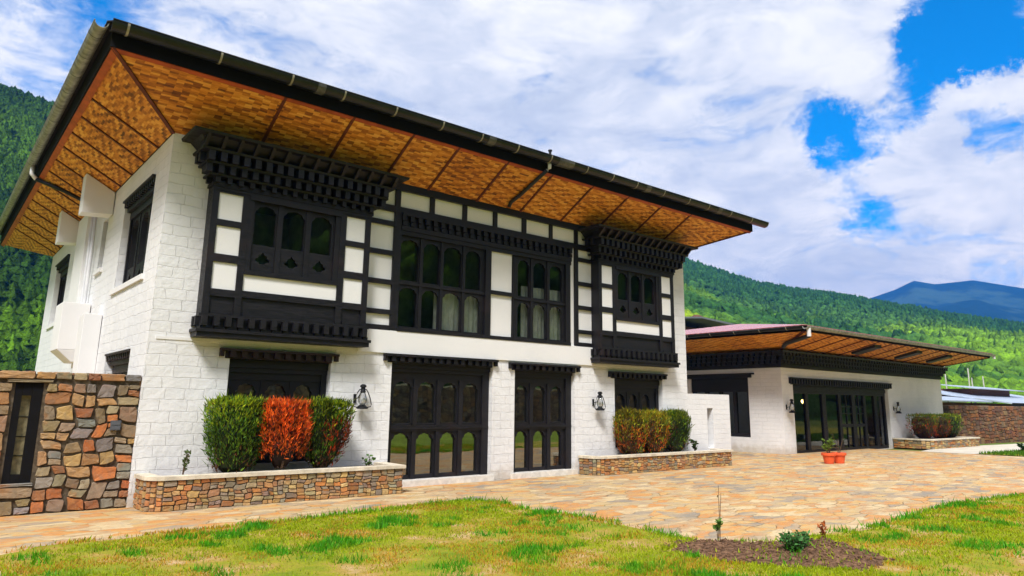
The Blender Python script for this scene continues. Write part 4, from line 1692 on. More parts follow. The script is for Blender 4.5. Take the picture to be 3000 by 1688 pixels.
shrub(33.9, 35.3, .15, .5, .38, 1.40, 'reddish brown clipped shrub, middle of three in the farthest planter', 'brown', HG3, 2600, .3, 8)
shrub(35.2, 36.6, .15, .5, .38, 1.42, 'green clipped shrub, right of three in the farthest planter by the stone wall', 'green', HG3, 2600, .3, 9)


def small_plant(name, x, y, z, h, spread, nst, nlf, lc, label, cat, lsize=(.03, .06), lw=.4, seed=0, stemcol=None, lower=.25, group=None, straight=False):
    r = random.Random(seed)
    rs = np.random.default_rng(seed)
    root = thing(name, (x, y, z), label, cat, group)
    st = MB()
    pts, dirs = [], []
    for i in range(nst):
        a = r.uniform(0, 6.28)
        hh = h * r.uniform(.7, 1)
        tx, ty = x + math.cos(a) * spread * r.uniform(.3, 1), y + math.sin(a) * spread * r.uniform(.3, 1)
        path = [Vector((x + r.uniform(-.01, .01), y, z - .02)), Vector((x * .5 + tx * .5 + r.uniform(-.1, .1) * spread, y * .5 + ty * .5, z + hh * .55)), Vector((tx, ty, z + hh))]
        st.tube(path, [.009, .007, .004] if not straight else [.005, .004, .0025], 5)
        for k in range(nlf):
            f = r.uniform(lower, 1)
            p = path[0].lerp(path[1], f * 2) if f < .5 else path[1].lerp(path[2], f * 2 - 1)
            pts.append(p + Vector((r.gauss(0, .012), r.gauss(0, .012), 0)))
            b = r.uniform(0, 6.28)
            dirs.append((math.cos(b), math.sin(b), r.uniform(-.1, .9)))
    st.build('stem', stemcol or BARK, root)
    n = len(pts)
    if n:
        ln = rs.uniform(*lsize, n)
        col = np.array(lc) * rs.uniform(.6, 1.4, (n, 1))
        leaf_cloud(np.array([tuple(p) for p in pts]), np.array(dirs), ln, ln * lw * .5, col, 'leaves', LEAF, root)
    return root


small_plant('sapling', .62, -.55, .48, .46, .10, 3, 22, (.10, .15, .04), 'thin leafy sapling by the left end of the long planter', 'plant', (.035, .07), .7, 1)
small_plant('sapling', 4.10, -.45, .48, .24, .12, 3, 12, (.08, .17, .03), 'short green seedling at the right end of the long planter', 'plant', (.05, .09), .8, 2)
small_plant('weed', 14.9, -.35, .42, .40, .14, 4, 16, (.05, .10, .02), 'small dark weed in the middle planter beside the low white wall', 'plant', (.06, .1), .8, 3)
small_plant('small_bush', 5.06, -9.02, .02, .30, .20, 34, 40, (.085, .24, .060), 'leafy dark green bush planted in the soil mound of the lawn', 'bush', (.03, .065), .5, 4, lower=.1)
small_plant('young_tree', 5.24, -7.86, .03, .76, .05, 2, 5, (.25, .20, .05), 'thin bare twig standing at the near edge of the paving', 'sapling', (.02, .035), .6, 5, straight=True, lower=.75)
small_plant('young_tree', 5.12, -7.92, .03, .30, .04, 3, 24, (.12, .24, .04), 'short leafy seedling at the foot of the bare twig', 'sapling', (.03, .06), .8, 6, straight=True, lower=.6)
small_plant('red_seedling', 5.75, -9.02, .12, .26, .06, 4, 10, (.42, .11, .025), 'small rust coloured seedling on the highest part of the soil mound', 'plant', (.04, .08), .5, 7, straight=True, stemcol=TRIM_RED)
for i, (x, y, s) in enumerate(((33.0, -3.75, 1.0), (34.0, -3.8, .8))):
    small_plant('low_shrub', x, y, .0, .35 * s, .30 * s, 18, 22, (.03, .085, .02), ('dark low shrub left of the white rock on the far lawn', 'dark low shrub right of the white rock on the far lawn')[i], 'shrub', (.07, .13), .6, 20 + i, lower=.1)
m = MB()
m.lathe(33.5, -3.7, [(.12, .0), (.22, .05), (.24, .16), (.17, .28), (.06, .33)], 9)
rk = m.build('white_rock', WHITE_ROCK)
tag(rk, 'whitewashed rock between two dark shrubs on the far lawn', 'rock')


# pots
def potted(x, y, label, seed, lc, bare):
    root = thing('potted_plant', (x, y, 0), label, 'potted plant', 'terracotta pots on the terrace')
    m = MB()
    m.lathe(x, y, [(.135, 0), (.145, .02), (.185, .24), (.19, .25), (.215, .25), (.225, .262), (.225, .325), (.215, .335), (.195, .335), (.185, .30), (.02, .295)], 28)
    m.build('pot', TERRA, root, smooth=False)
    r = random.Random(seed)
    rs = np.random.default_rng(seed)
    st = MB()
    pts, dirs = [], []
    for i in range(9 if not bare else 6):
        a = r.uniform(0, 6.28)
        h = r.uniform(.25, .48) if not bare else r.uniform(.35, .62)
        p0, p1 = Vector((x + .03 * math.cos(a), y + .03 * math.sin(a), .32)), Vector((x + .16 * math.cos(a), y + .16 * math.sin(a), .33 + h))
        st.tube([p0, p1], [.009, .004], 5)
        for k in range(16 if not bare else 3):
            pts.append(tuple(p0.lerp(p1, r.uniform(.3, 1))))
            b = r.uniform(0, 6.28)
            dirs.append((math.cos(b), math.sin(b), r.uniform(0, 1)))
    st.build('stem', BARK, root)
    n = len(pts)
    ln = rs.uniform(.07, .13, n)
    leaf_cloud(np.array(pts), np.array(dirs), ln, ln * .28, np.array(lc) * rs.uniform(.6, 1.4, (n, 1)), 'leaves', LEAF, root)


potted(19.62, -2.02, 'terracotta pot with a leafy green plant, left of the pair before the wing door', 31, (.13, .22, .03), False)
potted(20.08, -2.13, 'terracotta pot with almost bare stems, right of the pair before the wing door', 32, (.04, .05, .02), True)


# ------------------------------------------------------------------ wall lanterns
def lantern(x, y, z, label, k=1.0):
    """storm lantern on a bracket; y is the wall face, z the foot"""
    root = thing('wall_lantern', (x, y, z), label, 'lantern', 'storm lanterns on the white walls')
    cy = y - .17 * k
    m = MB()
    m.lathe(x, cy, [(.10 * k, z), (.125 * k, z + .015 * k), (.12 * k, z + .035 * k), (.07 * k, z + .07 * k), (.055 * k, z + .085 * k)], 20)
    m.build('base', IRON, root)
    m = MB()
    m.lathe(x, cy, [(.055 * k, z + .085 * k), (.085 * k, z + .13 * k), (.095 * k, z + .18 * k), (.080 * k, z + .24 * k), (.055 * k, z + .31 * k), (.048 * k, z + .33 * k)], 20)
    m.build('glass_globe', LAMPGLASS, root, smooth=True)
    m = MB()
    m.tube([(x, cy, z + .085 * k), (x, cy, z + .15 * k)], .02 * k, 8)
    m.build('burner', mat_simple("pale_wick", (.6, .58, .52), .5) if 'wick' not in bpy.data.materials else None, root)
    m = MB()
    m.lathe(x, cy, [(.048 * k, z + .33 * k), (.058 * k, z + .345 * k), (.045 * k, z + .40 * k), (.045 * k, z + .435 * k), (.068 * k, z + .445 * k), (.062 * k, z + .475 * k), (.03 * k, z + .50 * k)], 16)
    m.build('chimney', IRON, root)
    m = MB()
    for s in (-1, 1):
        m.tube([(x + s * .10 * k, cy, z + .03 * k), (x + s * .19 * k, cy, z + .05 * k), (x + s * .205 * k, cy, z + .09 * k), (x + s * .17 * k, cy, z + .22 * k), (x + s * .115 * k, cy, z + .34 * k), (x + s * .075 * k, cy, z + .39 * k), (x + s * .04 * k, cy, z + .40 * k)], .0105 * k, 6)
    m.build('wire_guard', IRON, root)
    m = MB()
    m.box(x - .125 * k, x - .075 * k, y - .025 * k, y + .0, z + .12 * k, z + .30 * k)
    m.tube([(x - .10 * k, y - .02 * k, z + .20 * k), (x - .10 * k, cy + .02, z + .22 * k), (x - .03, cy + .02, z + .345 * k)], .011 * k, 6)
    m.build('wall_bracket', IRON, root)
    return root


lantern(4.06, 0, 1.62, 'black storm lantern on the wall between the hedge and the wide glazed door')
lantern(11.07, 0, 1.61, 'black storm lantern on the wall between the narrow glazed door and the middle planter')


# ------------------------------------------------------------------ low wall
lw = thing('low_wall', (16.2, .2, 0), 'chest high white wall with a narrow slit, joined to the right corner of the two storey house', 'wall')
m = MB()
wall_plane(m, PF(.01), WX + .002, 17.3, 0, 2.13, [(16.08, 16.38, .48, 1.70)], .34)
m.face([(17.3, .01, 0), (17.3, .35, 0), (17.3, .35, 2.13), (17.3, .01, 2.13)])
m.face([(WX, .01, 2.13), (17.3, .01, 2.13), (17.3, .35, 2.13), (WX, .35, 2.13)])
m.build('wall', WHITE_FINE, lw)
m = MB()
m.box(16.08, 16.38, .30, .345, .48, 1.70)
m.build('slit_backing', FASCIA, lw)


# ------------------------------------------------------------------ single storey wing
WX0, WX1, WY0, WY1, WH = 22.43, 38.1, 1.1, 11.9, 3.95
wing = thing('single_storey_house', (30, 1.1, 0), 'single storey white wing with red hip roof and wide glazed doors', 'house')
m = MB()
DZ = 2.66
wall_plane(m, PF(WY0), WX0, WX1, -.1, WH, [(23.25, 31.7, -.05, 2.72)], .28)
wall_plane(m, PL(WX0), WY0, WY1, -.1, WH, [(2.55, 5.35, .57, 2.95)], .28)
m.face([(WX1, WY0, -.1), (WX1, WY1, -.1), (WX1, WY1, WH), (WX1, WY0, WH)])
m.face([(WX0, WY1, -.1), (WX1, WY1, -.1), (WX1, WY1, WH), (WX0, WY1, WH)])
m.build('wall', WHITE_FINE, wing)
m = MB()
m.box(WX0 + .3, WX1 - .1, WY0 + .3, WY1 - .1, -.08, .01)
m.build('floor', FLOOR, wing)
m = MB()
m.box(WX0 + .3, WX1 - .1, WY0 + .3, WY1 - .1, 3.2, 3.3)
m.build('floor', FLOOR, wing)
m = MB()
m.box(WX0 + .3, WX1 - .1, 7.0, 7.1, 0.02, 3.19)
m.build('partition', ROOM, wing)
m = MB()
m.box(33.0, 33.1, WY0 + .3, 6.98, .02, 3.19)
m.build('partition', ROOM, wing)
# glazed doors
P = PF(WY0)
fr, gl = MB(), MB()
y = .17
DX0, DX1 = 23.253, 31.697
pbox(fr, P, DX0, DX1, 2.30, 2.66, y - .02, y + .1)
pbox(fr, P, DX0, DX1, 2.44, 2.60, y - .06, y - .02)
pbox(fr, P, DX0, DX1, -.02, .10, y, y + .08)
edges = [23.25, 24.55, 25.95, 27.3, 28.55, 29.6, 30.7, 31.70]
for i, e in enumerate(edges):
    w_ = .16 if i in (0, 7) else (.11 if i % 2 else .16)
    pbox(fr, P, max(e - w_, DX0), min(e + w_, DX1), .10, 2.30, y - .012, y + .09)
for a, b in ((27.3, 28.55), (28.55, 29.6)):
    pbox(fr, P, a + .1, b - .1, .95, 1.08, y, y + .08)
    for q in (.42, .70):
        pbox(fr, P, a + .1, b - .1, 1.08 + q, 1.12 + q, y + .02, y + .07)
    pbox(fr, P, (a + b) / 2 - .03, (a + b) / 2 + .03, .1, 2.3, y + .02, y + .07)
gl.face([P(DX0, .1, y + .05), P(DX1, .1, y + .05), P(DX1, 2.3, y + .05), P(DX0, 2.3, y + .05)])
o = fr.build('glazed_door', TIMBER, wing)
gl.build('glass', mat_glass("wing_door_glass", .03, (.45, .46, .45)), o)
lintel(P, 22.97, 31.95, 2.90, o, h=.26, proud=.1)
# window in the gable side
P = PL(WX0)
fr, gl = MB(), MB()
pbox(fr, P, 2.553, 5.347, 2.35, 2.945, .07, .2)
pbox(fr, P, 2.553, 5.347, .575, .72, .12, .22)
for a in (2.553, 3.22, 3.9, 4.58, 5.227):
    pbox(fr, P, a, a + .12, .72, 2.35, .10, .22)
gl.face([P(2.553, .72, .18), P(5.347, .72, .18), P(5.347, 2.35, .18), P(2.553, 2.35, .18)])
o = fr.build('window', TIMBER, wing)
gl.build('glass', mat_glass("dim_window_glass", .03, (.10, .10, .10)), o)
m = MB()
pbox(m, P, 2.25, 5.65, 3.02, 3.08, -.12, .05)
pbox(m, P, 2.38, 5.52, 2.90, 3.02, -.07, .05)
m.build('lintel', TIMBER, o)
# deep dark cornice round the top of the wall
m = MB()
def cring(p0, p1, z0, z1):
    m.hexa([(WX0 - p0, WY0 - p0, z0), (WX1 + p0, WY0 - p0, z0), (WX1 + p0, WY1, z0), (WX0 - p0, WY1, z0), (WX0 - p1, WY0 - p1, z1), (WX1 + p1, WY0 - p1, z1), (WX1 + p1, WY1, z1), (WX0 - p1, WY1, z1)])
cring(.06, .06, 3.26, 3.40)
cring(.03, .03, 3.40, 3.80)
for lo, hi, p, ph in ((3.42, 3.53, .13, 0), (3.56, 3.69, .22, .12), (3.72, 3.83, .31, 0)):
    n = 62
    for i in range(n + 1):
        a = WX0 - p + ph + i * (WX1 - WX0 + 2 * p - .14 - ph) / n
        m.box(a, a + .17, WY0 - p, WY0 - .02, lo, hi)
    yy = WY0 - p + .25
    while yy < 9:
        m.box(WX0 - p, WX0 - .02, yy, yy + .18, lo, hi)
        m.box(WX1 + .02, WX1 + p, yy, yy + .12, lo, hi)
        yy += .25
cring(.14, .14, 3.53, 3.56)
cring(.23, .23, 3.69, 3.72)
cring(.32, .34, 3.83, 3.90)
m.build('cornice', TIMBER, wing)
# eaves
A0, A1, B0, B1 = 20.85, 39.75, -.80, 13.6
ZO, ZI = 4.42, 3.93
o4 = [(A0, B0), (A1, B0), (A1, B1), (A0, B1)]
i4 = [(WX0, WY0), (WX1, WY0), (WX1, WY1), (WX0, WY1)]
for k in range(4):
    k2 = (k + 1) % 4
    MB().face([(*o4[k], ZO), (*o4[k2], ZO), (*i4[k2], ZI), (*i4[k], ZI)]).build('soffit', SOFFIT_Y if k % 2 else SOFFIT_X, wing)
m = MB()
for i in range(12):
    x = WX0 + .6 + i * 1.28
    batten(wing, (x, B0, ZO), (x, WY0, ZI), .06, .03)
batten(wing, (A0, B0, ZO), (WX0, WY0, ZI), .1, .04)
batten(wing, (A1, B0, ZO), (WX1, WY0, ZI), .1, .04)
m = MB()
m.box(A0 - .03, A1 + .03, B0 - .03, B0, ZO - .02, 4.60)
m.box(A0 - .03, A0, B0, B1, ZO - .02, 4.60)
m.box(A1, A1 + .03, B0, B1, ZO - .02, 4.60)
m.box(A0, A1, B1, B1 + .03, ZO - .02, 4.60)
m.build('fascia', FASCIA, wing)
hip_roof(A0 - .12, A1 + .12, B0 - .12, B1 + .12, 4.63, .162, RED_ROOF, wing, .004, .25)
ga, gb = (A0 - .12, B0 - .12, 4.57), (A1 + .3, B0 - .12, 4.57)
g = half_gutter('gutter', ga, gb, .10, GUTTER_PALE, wing)
straps(g, ga, gb, .10, [.03 + .06 * k for k in range(16)], STRAP, .02)
ga, gb = (A0 - .12, B1, 4.57), (A0 - .12, B0 - .02, 4.57)
g = half_gutter('gutter', ga, gb, .10, GUTTER, wing)
straps(g, ga, gb, .10, [1 - .04 - .075 * k for k in range(12)], STRAP, .02)
m = MB()
m.tube([(A0 + .1, B0 - .14, 4.52), (A0 + .1, B0 - .14, 4.22)], .075, 10)
m.build('downpipe', PIPE, wing)
m = MB()
m.tube([(A1 + .28, B0 - .12, 4.52), (A1 + .28, B0 - .12, 4.36)], .07, 10)
m.build('downpipe', PIPE, wing)
m = MB()
m.tube([(A0 + .1, B0 - .12, 4.24), (WX0 - .75, WY0 - .75, 4.1), (WX0 - .55, WY0 - .5, 4.0)], .08, 10)
m.build('downpipe', PIPE_DARK, wing)
for x in (27.1, 31.3, 34.9):
    m = MB()
    m.hexa([(x, -.5, 4.22), (x + .62, -.5, 4.22), (x + .62, .5, 3.99), (x, .5, 3.99), (x, -.5, 4.36), (x + .62, -.5, 4.36), (x + .62, .5, 4.12), (x, .5, 4.12)])
    m.build('eave_lamp_box', PIPE_DARK, wing)
lantern(22.78, WY0, 1.54, 'storm lantern left of the wide glazed doors of the wing', 1.05)
lantern(32.25, WY0, 1.53, 'storm lantern right of the wide glazed doors of the wing', 1.05)
# the lit lamp seen through the doors
pl_ = thing('pendant_lamp', (27.8, 3.2, 2.05), 'lit warm pendant lamp hanging inside the glazed doors of the wing', 'lamp')
em, tt = M("lit_bulb")
e = tt.n('ShaderNodeEmission', {'Color': (1, .62, .2), 'Strength': 9.0})
tt.n('ShaderNodeOutputMaterial', {0: e})
m = MB()
m.lathe(27.8, 3.2, [(.02, 1.93), (.075, 1.97), (.09, 2.03), (.06, 2.10), (.02, 2.13)], 14)
m.build('bulb', em, pl_, smooth=True)
m = MB()
m.tube([(27.8, 3.2, 2.13), (27.8, 3.2, 3.19)], .012, 6)
m.lathe(27.8, 3.2, [(.10, 2.10), (.06, 2.18), (.02, 2.22)], 14)
m.build('cord', IRON, pl_)


# ------------------------------------------------------------------ other walls and houses behind
PAL3 = [tuple(c * .50 for c in q) for q in (lin(170, 104, 70), lin(150, 110, 84), lin(150, 120, 96), lin(186, 120, 70), lin(140, 96, 80), lin(180, 140, 96))]  # far wall's shade put into the palette by darkening every stone


def rubble_run(name, a, b, h, th, mw, mh, seed, label, coping=False):
    a, b = Vector((*a, 0)), Vector((*b, 0))
    d = b - a
    L = d.length
    d.normalize()
    nrm = Vector((d.y, -d.x, 0))
    root = thing(name, tuple((a + b) / 2), label, 'wall')
    c = MB()
    q = [a, b, b - nrm * th, a - nrm * th]
    c.prism([(p.x, p.y) for p in q], -.3, h - .03)
    c.build('wall_core', MORTAR, root)
    s = MB()
    Pf = lambda u, v, w: tuple(a + d * u + Vector((0, 0, v)) - nrm * w)
    rubble(s, Pf, [(0, L, -.1, h)], mw, mh, random.Random(seed), .06, .006, .12, PAL3)
    Pt = lambda u, v, w: tuple(a + d * u - nrm * v + Vector((0, 0, h - .03 - w)))
    rubble(s, Pt, [(0, L, 0, th)], mw * 1.5, mh * 2, random.Random(seed + 1), .03, .01, .05)
    s.build('stone_facing', STONE, root)


rubble_run('stone_wall', (38.15, .85), (62, -1.6), 1.95, .4, .55, .28, 51, 'long reddish rubble stone wall beyond the far planter at the right edge')
ow = thing('boundary_wall', (20, -31, 0), 'high rubble boundary wall across the lawn, seen only as a reflection in the glass doors', 'wall')
m = MB()
m.box(-25, 75, -31.5, -31, -.1, 3.0)
m.build('wall', mat_far_stone(), ow)
m = MB()
m.box(-25, 75, -31.6, -30.95, 3.002, 3.12)
m.build('coping', CONCRETE, ow)

# farmhouse behind the stone wall at the right
fh = thing('farmhouse', (84, 14, 0), 'low farmhouse with pale blue metal roofs behind the stone wall at the right edge', 'house')
m = MB()
m.box(72.5, 100, 12.5, 20, -.1, 2.4)
m.box(63, 73.5, 11.5, 17, -.1, 2.3)
m.build('wall', BROWNWALL, fh)
m = MB()
def slab(p, t=.12):
    m.hexa([(x, y, z - t) for x, y, z in p] + list(p))
slab([(76.5, 8.8, 2.42), (103, 8.8, 2.42), (103, 16.5, 3.75), (71.2, 16.5, 3.75)])
slab([(71.2, 16.52, 3.75), (103, 16.52, 3.75), (103, 23, 2.5), (71.2, 23, 2.5)])
slab([(62, 9.6, 2.50), (73.8, 9.6, 2.50), (75.5, 13.0, 2.95), (62, 13.0, 2.95)], .10)
m.build('roof', STEEL, fh)
m = MB()
m.box(81, 93.0, 13.6, 18, 3.05, 3.90)
m.build('clerestory', BROWNWALL, fh)
m = MB()
slab([(80.0, 12.6, 3.90), (96, 12.6, 3.90), (94.2, 16.0, 4.34), (79.3, 16.0, 4.34)], .08)
m.build('roof', STEEL, fh)
m = MB()
for a, b in ((76.4, 8.78), ):
    m.hexa([(76.5, 8.75, 2.12), (103, 8.75, 2.12), (103, 8.8, 2.12), (76.5, 8.8, 2.12), (76.5, 8.75, 2.40), (103, 8.75, 2.40), (103, 8.8, 2.40), (76.5, 8.8, 2.40)])
m.build('fascia', FASCIA, fh)

# upper house behind the wing roof
bh = thing('hill_house', (59, 32, 0), 'dark roofed house peeping above the red wing roof', 'house')
m = MB()
m.box(50, 63, 31, 40, -.1, 9.75)
m.build('wall', BROWNWALL, bh)
m = MB()
for s in ((56.4, 48.0), (56.4, 65.2)):
    m.hexa([(s[0], 29, 10.45), (s[1], 29, 9.72 if s[1] < 56 else 10.0), (s[1], 42, 9.72 if s[1] < 56 else 10.0), (s[0], 42, 10.45), (s[0], 29, 10.62), (s[1], 29, 9.9 if s[1] < 56 else 10.2), (s[1], 42, 9.9 if s[1] < 56 else 10.2), (s[0], 42, 10.62)])
rf = m.build('roof', mat_simple("grey_slate_roof", (.16, .17, .19), .5), bh)
m = MB()
m.box(61.4, 63.4, 33, 35, 10.1, 11.0)
m.hexa([(61.0, 32.6, 11.0), (63.8, 32.6, 11.0), (63.8, 35.4, 11.0), (61.0, 35.4, 11.0), (62.2, 33.8, 11.75), (62.6, 33.8, 11.75), (62.6, 34.2, 11.75), (62.2, 34.2, 11.75)])
m.build('roof_lantern', BROWNWALL, rf)

# prayer flag poles behind the farmhouse
for i, (x, y, zt, dx, lb) in enumerate([(78.5, 17.5, 5.55, -.25, 'pale flag pole nearest the end of the wing cornice'), (81.5, 17.5, 4.9, -.1, 'pale short flag pole, second from the wing'),
                                    (83.3, 17.5, 5.05, -.05, 'pale flag pole just left of the tallest one'), (85.6, 17.5, 6.75, -.15, 'tallest pale flag pole, above the farmhouse clerestory'),
                                    (92.6, 17.5, 6.1, .1, 'pale upright flag pole right of the clerestory roof end'), (94.0, 17.5, 5.0, -.4, 'short leaning flag pole beside the upright one'),
                                    (97.8, 17.5, 5.3, -.35, 'leaning pale flag pole, last at the right edge')]):
    m = MB()
    zt += .5
    m.tube([(x - dx * .3, y, -.1), (x + dx, y, zt)], [.09, .06], 6)
    m.box(x + dx - .02, x + dx + .07, y - .05, y + .05, zt - 1.1, zt - .05)
    o = m.build('flag_pole', POLE_MAT)
    tag(o, lb, 'flag pole', 'prayer flag poles behind the farmhouse')


# ------------------------------------------------------------------ hills
AZ = [-70, -20, 0, 2, 4.6, 8, 20, 40, 53.3, 55.5, 58.5, 61.3, 64.1, 66.7, 69.2, 71.6, 75.5, 82, 95, 120]
EL = [17, 19.2, 19.3, 19.4, 19.0, 17.8, 15, 13, 11.25, 10.4, 9.25, 8.6, 8.1, 7.45, 6.85, 6.2, 5.3, 4.1, 3.3, 3]
RR = [430, 430, 430, 430, 430, 440, 480, 620, 760, 770, 780, 790, 800, 810, 820, 830, 850, 880, 900, 900]
NEARR = [150, 150, 150, 150, 150, 150, 150, 150, 170, 170, 170, 175, 175, 180, 180, 185, 190, 200, 200, 200]


def hill_fn(az, r, AZ=AZ, EL=EL, RR=RR, NR=NEARR, seed=60):
    """ground height at azimuth (deg) and distance from the house"""
    el, rr, nr = np.interp(az, AZ, EL), np.interp(az, AZ, RR), np.interp(az, AZ, NR)
    top = rr * np.tan(np.radians(el)) + 1.7
    ws = 1 / 95 if rr.max() < 2000 else 1 / 420
    f = np.clip((r - nr) / (rr - nr), 0, 1)
    x, y = r * np.sin(np.radians(az)), r * np.cos(np.radians(az))
    bump = (fbm(x + 3000, y + 3000, ws, seed, 4) - .5) * 34 * np.sin(np.pi * np.clip(f, 0, 1)) ** 1.0
    z = top * (f ** 1.12) + bump * (top / 110)
    back = np.clip((r - rr) / rr, 0, 1)
    return z - top * back * .8


def hill_mesh(a0, a1, na, rmul, nr, fn, mat, name, args=(AZ, EL, RR, NEARR)):
    az = np.linspace(a0, a1, na)
    ks = np.linspace(0, 1.7, nr)
    A, K = np.meshgrid(az, ks)
    rr, n0 = np.interp(A, args[0], args[2]), np.interp(A, args[0], args[3])
    Rr = n0 * .9 + K * (rr - n0 * .9)
    Z = fn(A, Rr, *args) - 1.5
    V = np.c_[(CAM.x + Rr * np.sin(np.radians(A))).ravel(), (CAM.y + Rr * np.cos(np.radians(A))).ravel(), Z.ravel()]
    i = (np.arange(nr - 1)[:, None] * na + np.arange(na - 1)[None]).ravel()
    F = np.c_[i, i + na, i + na + 1, i + 1].ravel()
    o = np_mesh(name, V, F, 4, mat, smooth=True)
    tag(o, kind='structure')
    return o


hill_mesh(-75, 118, 260, 1, 70, hill_fn, HILL, 'hill')

# tree shapes for the woods
def crown_template(kind, seed):
    rs = random.Random(seed)
    vs, fs = [], []
    if kind == 'pine':
        n, L = 10, 6
        rows = [(.10, 0), (.42, .13), (.36, .33), (.40, .36), (.26, .58), (.29, .60), (.14, .80), (.15, .82), (.0, 1.0)]
        for r, z in rows:
            for k in range(n):
                a = 2 * math.pi * (k + .5 * (rows.index((r, z)) % 2)) / n + rs.uniform(-.15, .15)
                q = r * (1.4 if k % 2 else .60) * rs.uniform(.75, 1.2)
                vs.append((q * math.cos(a), q * math.sin(a), z + rs.uniform(-.04, .02)))
        m_ = len(rows)
    else:
        n = 8
        rows = [(.16, 0), (.40, .16), (.52, .36), (.50, .55), (.40, .74), (.22, .90), (.03, 1.0)]
        for r, z in rows:
            for k in range(n):
                a = 2 * math.pi * k / n + rs.uniform(-.3, .3)
                q = r * rs.uniform(.62, 1.30)
                vs.append((q * math.cos(a), q * math.sin(a), z + rs.uniform(-.07, .07)))
        m_ = len(rows)
    for i in range(m_ - 1):
        for k in range(n):
            k2 = (k + 1) % n
            fs.append((i * n + k, i * n + k2, (i + 1) * n + k2, (i + 1) * n + k))
    return np.array(vs), np.array(fs)


TPL = {k: [crown_template(k, s) for s in range(6)] for k in ('pine', 'broad')}


def wood(a0, a1, n, name, label, kmin, kmax, fn, args, size, pine_p, colfn, seed, spread=.5):
    rs = np.random.default_rng(seed)
    az = rs.uniform(a0, a1, n)
    k = kmin + (kmax - kmin) * rs.random(n) ** spread
    rr, n0 = np.interp(az, args[0], args[2]), np.interp(az, args[0], args[3])
    r = n0 + k * (rr - n0)
    z = fn(az, r, *args) - 1.8
    x, y = CAM.x + r * np.sin(np.radians(az)), CAM.y + r * np.cos(np.radians(az))
    VV, FF, CC = [], [], []
    base = 0
    hs = size * rs.uniform(.6, 1.35, n)
    pine = rs.random(n) < pine_p(az, k)
    col = colfn(az, k, x, y, pine, rs)
    for i in range(n):
        V, F = TPL['pine' if pine[i] else 'broad'][rs.integers(6)]
        h = hs[i] * (1.25 if pine[i] else .85)
        w = h * (rs.uniform(.55, .75) if pine[i] else rs.uniform(.9, 1.3))
        a = rs.uniform(0, 6.28)
        c, s = math.cos(a), math.sin(a)
        VV.append(np.c_[x[i] + w * (V[:, 0] * c - V[:, 1] * s), y[i] + w * (V[:, 0] * s + V[:, 1] * c), z[i] + h * V[:, 2]])
        FF.append(F + base)
        CC.append(col[i] * rs.uniform(.7, 1.3) * rs.uniform(.8, 1.2, (len(F), 1)))
        base += len(V)
    o = np_mesh(name, np.concatenate(VV), np.concatenate(FF).ravel(), 4, FOREST, np.concatenate(CC))
    tag(o, label, 'forest', kind='stuff')
    return o


def col_left(az, k, x, y, pine, rs):
    n = len(az)
    f = fbm(x + 2000, y + 2000, 1 / 45, 71, 3)[:, None]
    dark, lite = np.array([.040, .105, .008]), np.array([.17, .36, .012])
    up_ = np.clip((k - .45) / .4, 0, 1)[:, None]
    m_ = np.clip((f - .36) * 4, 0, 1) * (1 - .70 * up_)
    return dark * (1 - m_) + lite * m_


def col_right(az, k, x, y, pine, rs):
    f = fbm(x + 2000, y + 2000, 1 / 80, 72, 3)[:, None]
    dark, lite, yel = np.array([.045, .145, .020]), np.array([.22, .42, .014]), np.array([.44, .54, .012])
    sunlit_low = np.clip((.74 - k) / .28, 0, 1)[:, None] * np.clip((f - .30) * 4, 0, 1)  # lower slope sunlit, top under cloud shadow, painted into the crown colours
    g = dark * (1 - sunlit_low) + lite * sunlit_low
    y2 = np.clip((.58 - k) / .2, 0, 1)[:, None] * np.clip((f - .44) * 6, 0, 1) * np.clip((70 - az) / 10, 0, 1)[:, None]  # yellow sunlit patch low on the slope, also put into the colour
    return g * (1 - y2) + yel * y2


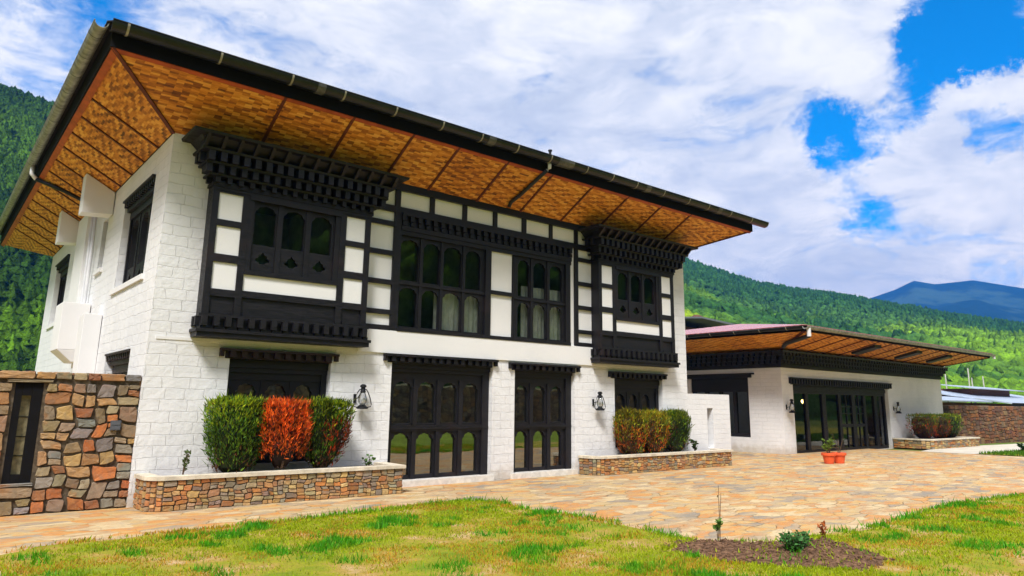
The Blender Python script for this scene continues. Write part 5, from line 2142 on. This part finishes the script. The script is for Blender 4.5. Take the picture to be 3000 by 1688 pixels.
HARG = (AZ, EL, RR, NEARR)
wood(-8, 12, 11000, 'forest', 'dense dark green pine forest on the steep hill at the left edge', .0, 1.03, hill_fn, HARG, 6.0, lambda a, k: .97 + 0 * a, col_left, 81, .6)
wood(12, 50, 2500, 'forest', 'pine forest on the hill hidden behind the two storey house', .0, 1.03, hill_fn, HARG, 10, lambda a, k: .7 + 0 * a, col_left, 82)
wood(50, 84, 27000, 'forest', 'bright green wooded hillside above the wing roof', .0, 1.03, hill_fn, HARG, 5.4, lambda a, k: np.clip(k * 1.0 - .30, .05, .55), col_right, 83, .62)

# hills behind the viewer (they show in the glass)
AZ2 = [95, 110, 140, 170, 200, 260, 290]
EL2 = [8, 13, 19, 20, 19, 17, 15]
RR2 = [420] * 7
NR2 = [90] * 7
hill_mesh(95, 288, 120, 1, 40, hill_fn, HILL, 'hill', (AZ2, EL2, RR2, NR2))
wood(96, 200, 3000, 'forest', 'green forest behind the viewer, seen only reflected in the window glass', .0, 1.03, hill_fn, (AZ2, EL2, RR2, NR2), 11, lambda a, k: .6 + 0 * a, col_left, 84)

# far blue mountains
AZ3 = [52, 60, 64, 66.5, 68.1, 69.3, 70.6, 72.9, 75.7, 80, 90, 110]
EL3 = [4, 6, 7.2, 8.0, 8.5, 9.05, 8.7, 8.8, 8.0, 7.9, 7, 6]
RR3 = [3400] * 12
NR3 = [1500] * 12
hill_mesh(52, 108, 240, 1, 60, lambda a, r, *s: hill_fn(a, r, *s, seed=66), mat_mountain(), 'mountain', (AZ3, EL3, RR3, NR3))

# ------------------------------------------------------------------ air
HAZE = True
if HAZE:
    m = MB()
    m.box(-905, 4105, -905, 4105, -1.06, 600)
    hm = bpy.data.materials.new("haze_air")
    hm.use_nodes = True
    tt = NT(hm.node_tree)
    v = tt.n('ShaderNodeVolumePrincipled', {'Color': (.03, .21, .76), 'Density': .00025, 'Anisotropy': .0})
    ot = tt.n('ShaderNodeOutputMaterial')
    tt.t.links.new(v.outputs[0], ot.inputs['Volume'])
    hz = m.build('haze', hm)
    tag(hz, 'thin blue haze filling the valley air', 'haze', kind='stuff')
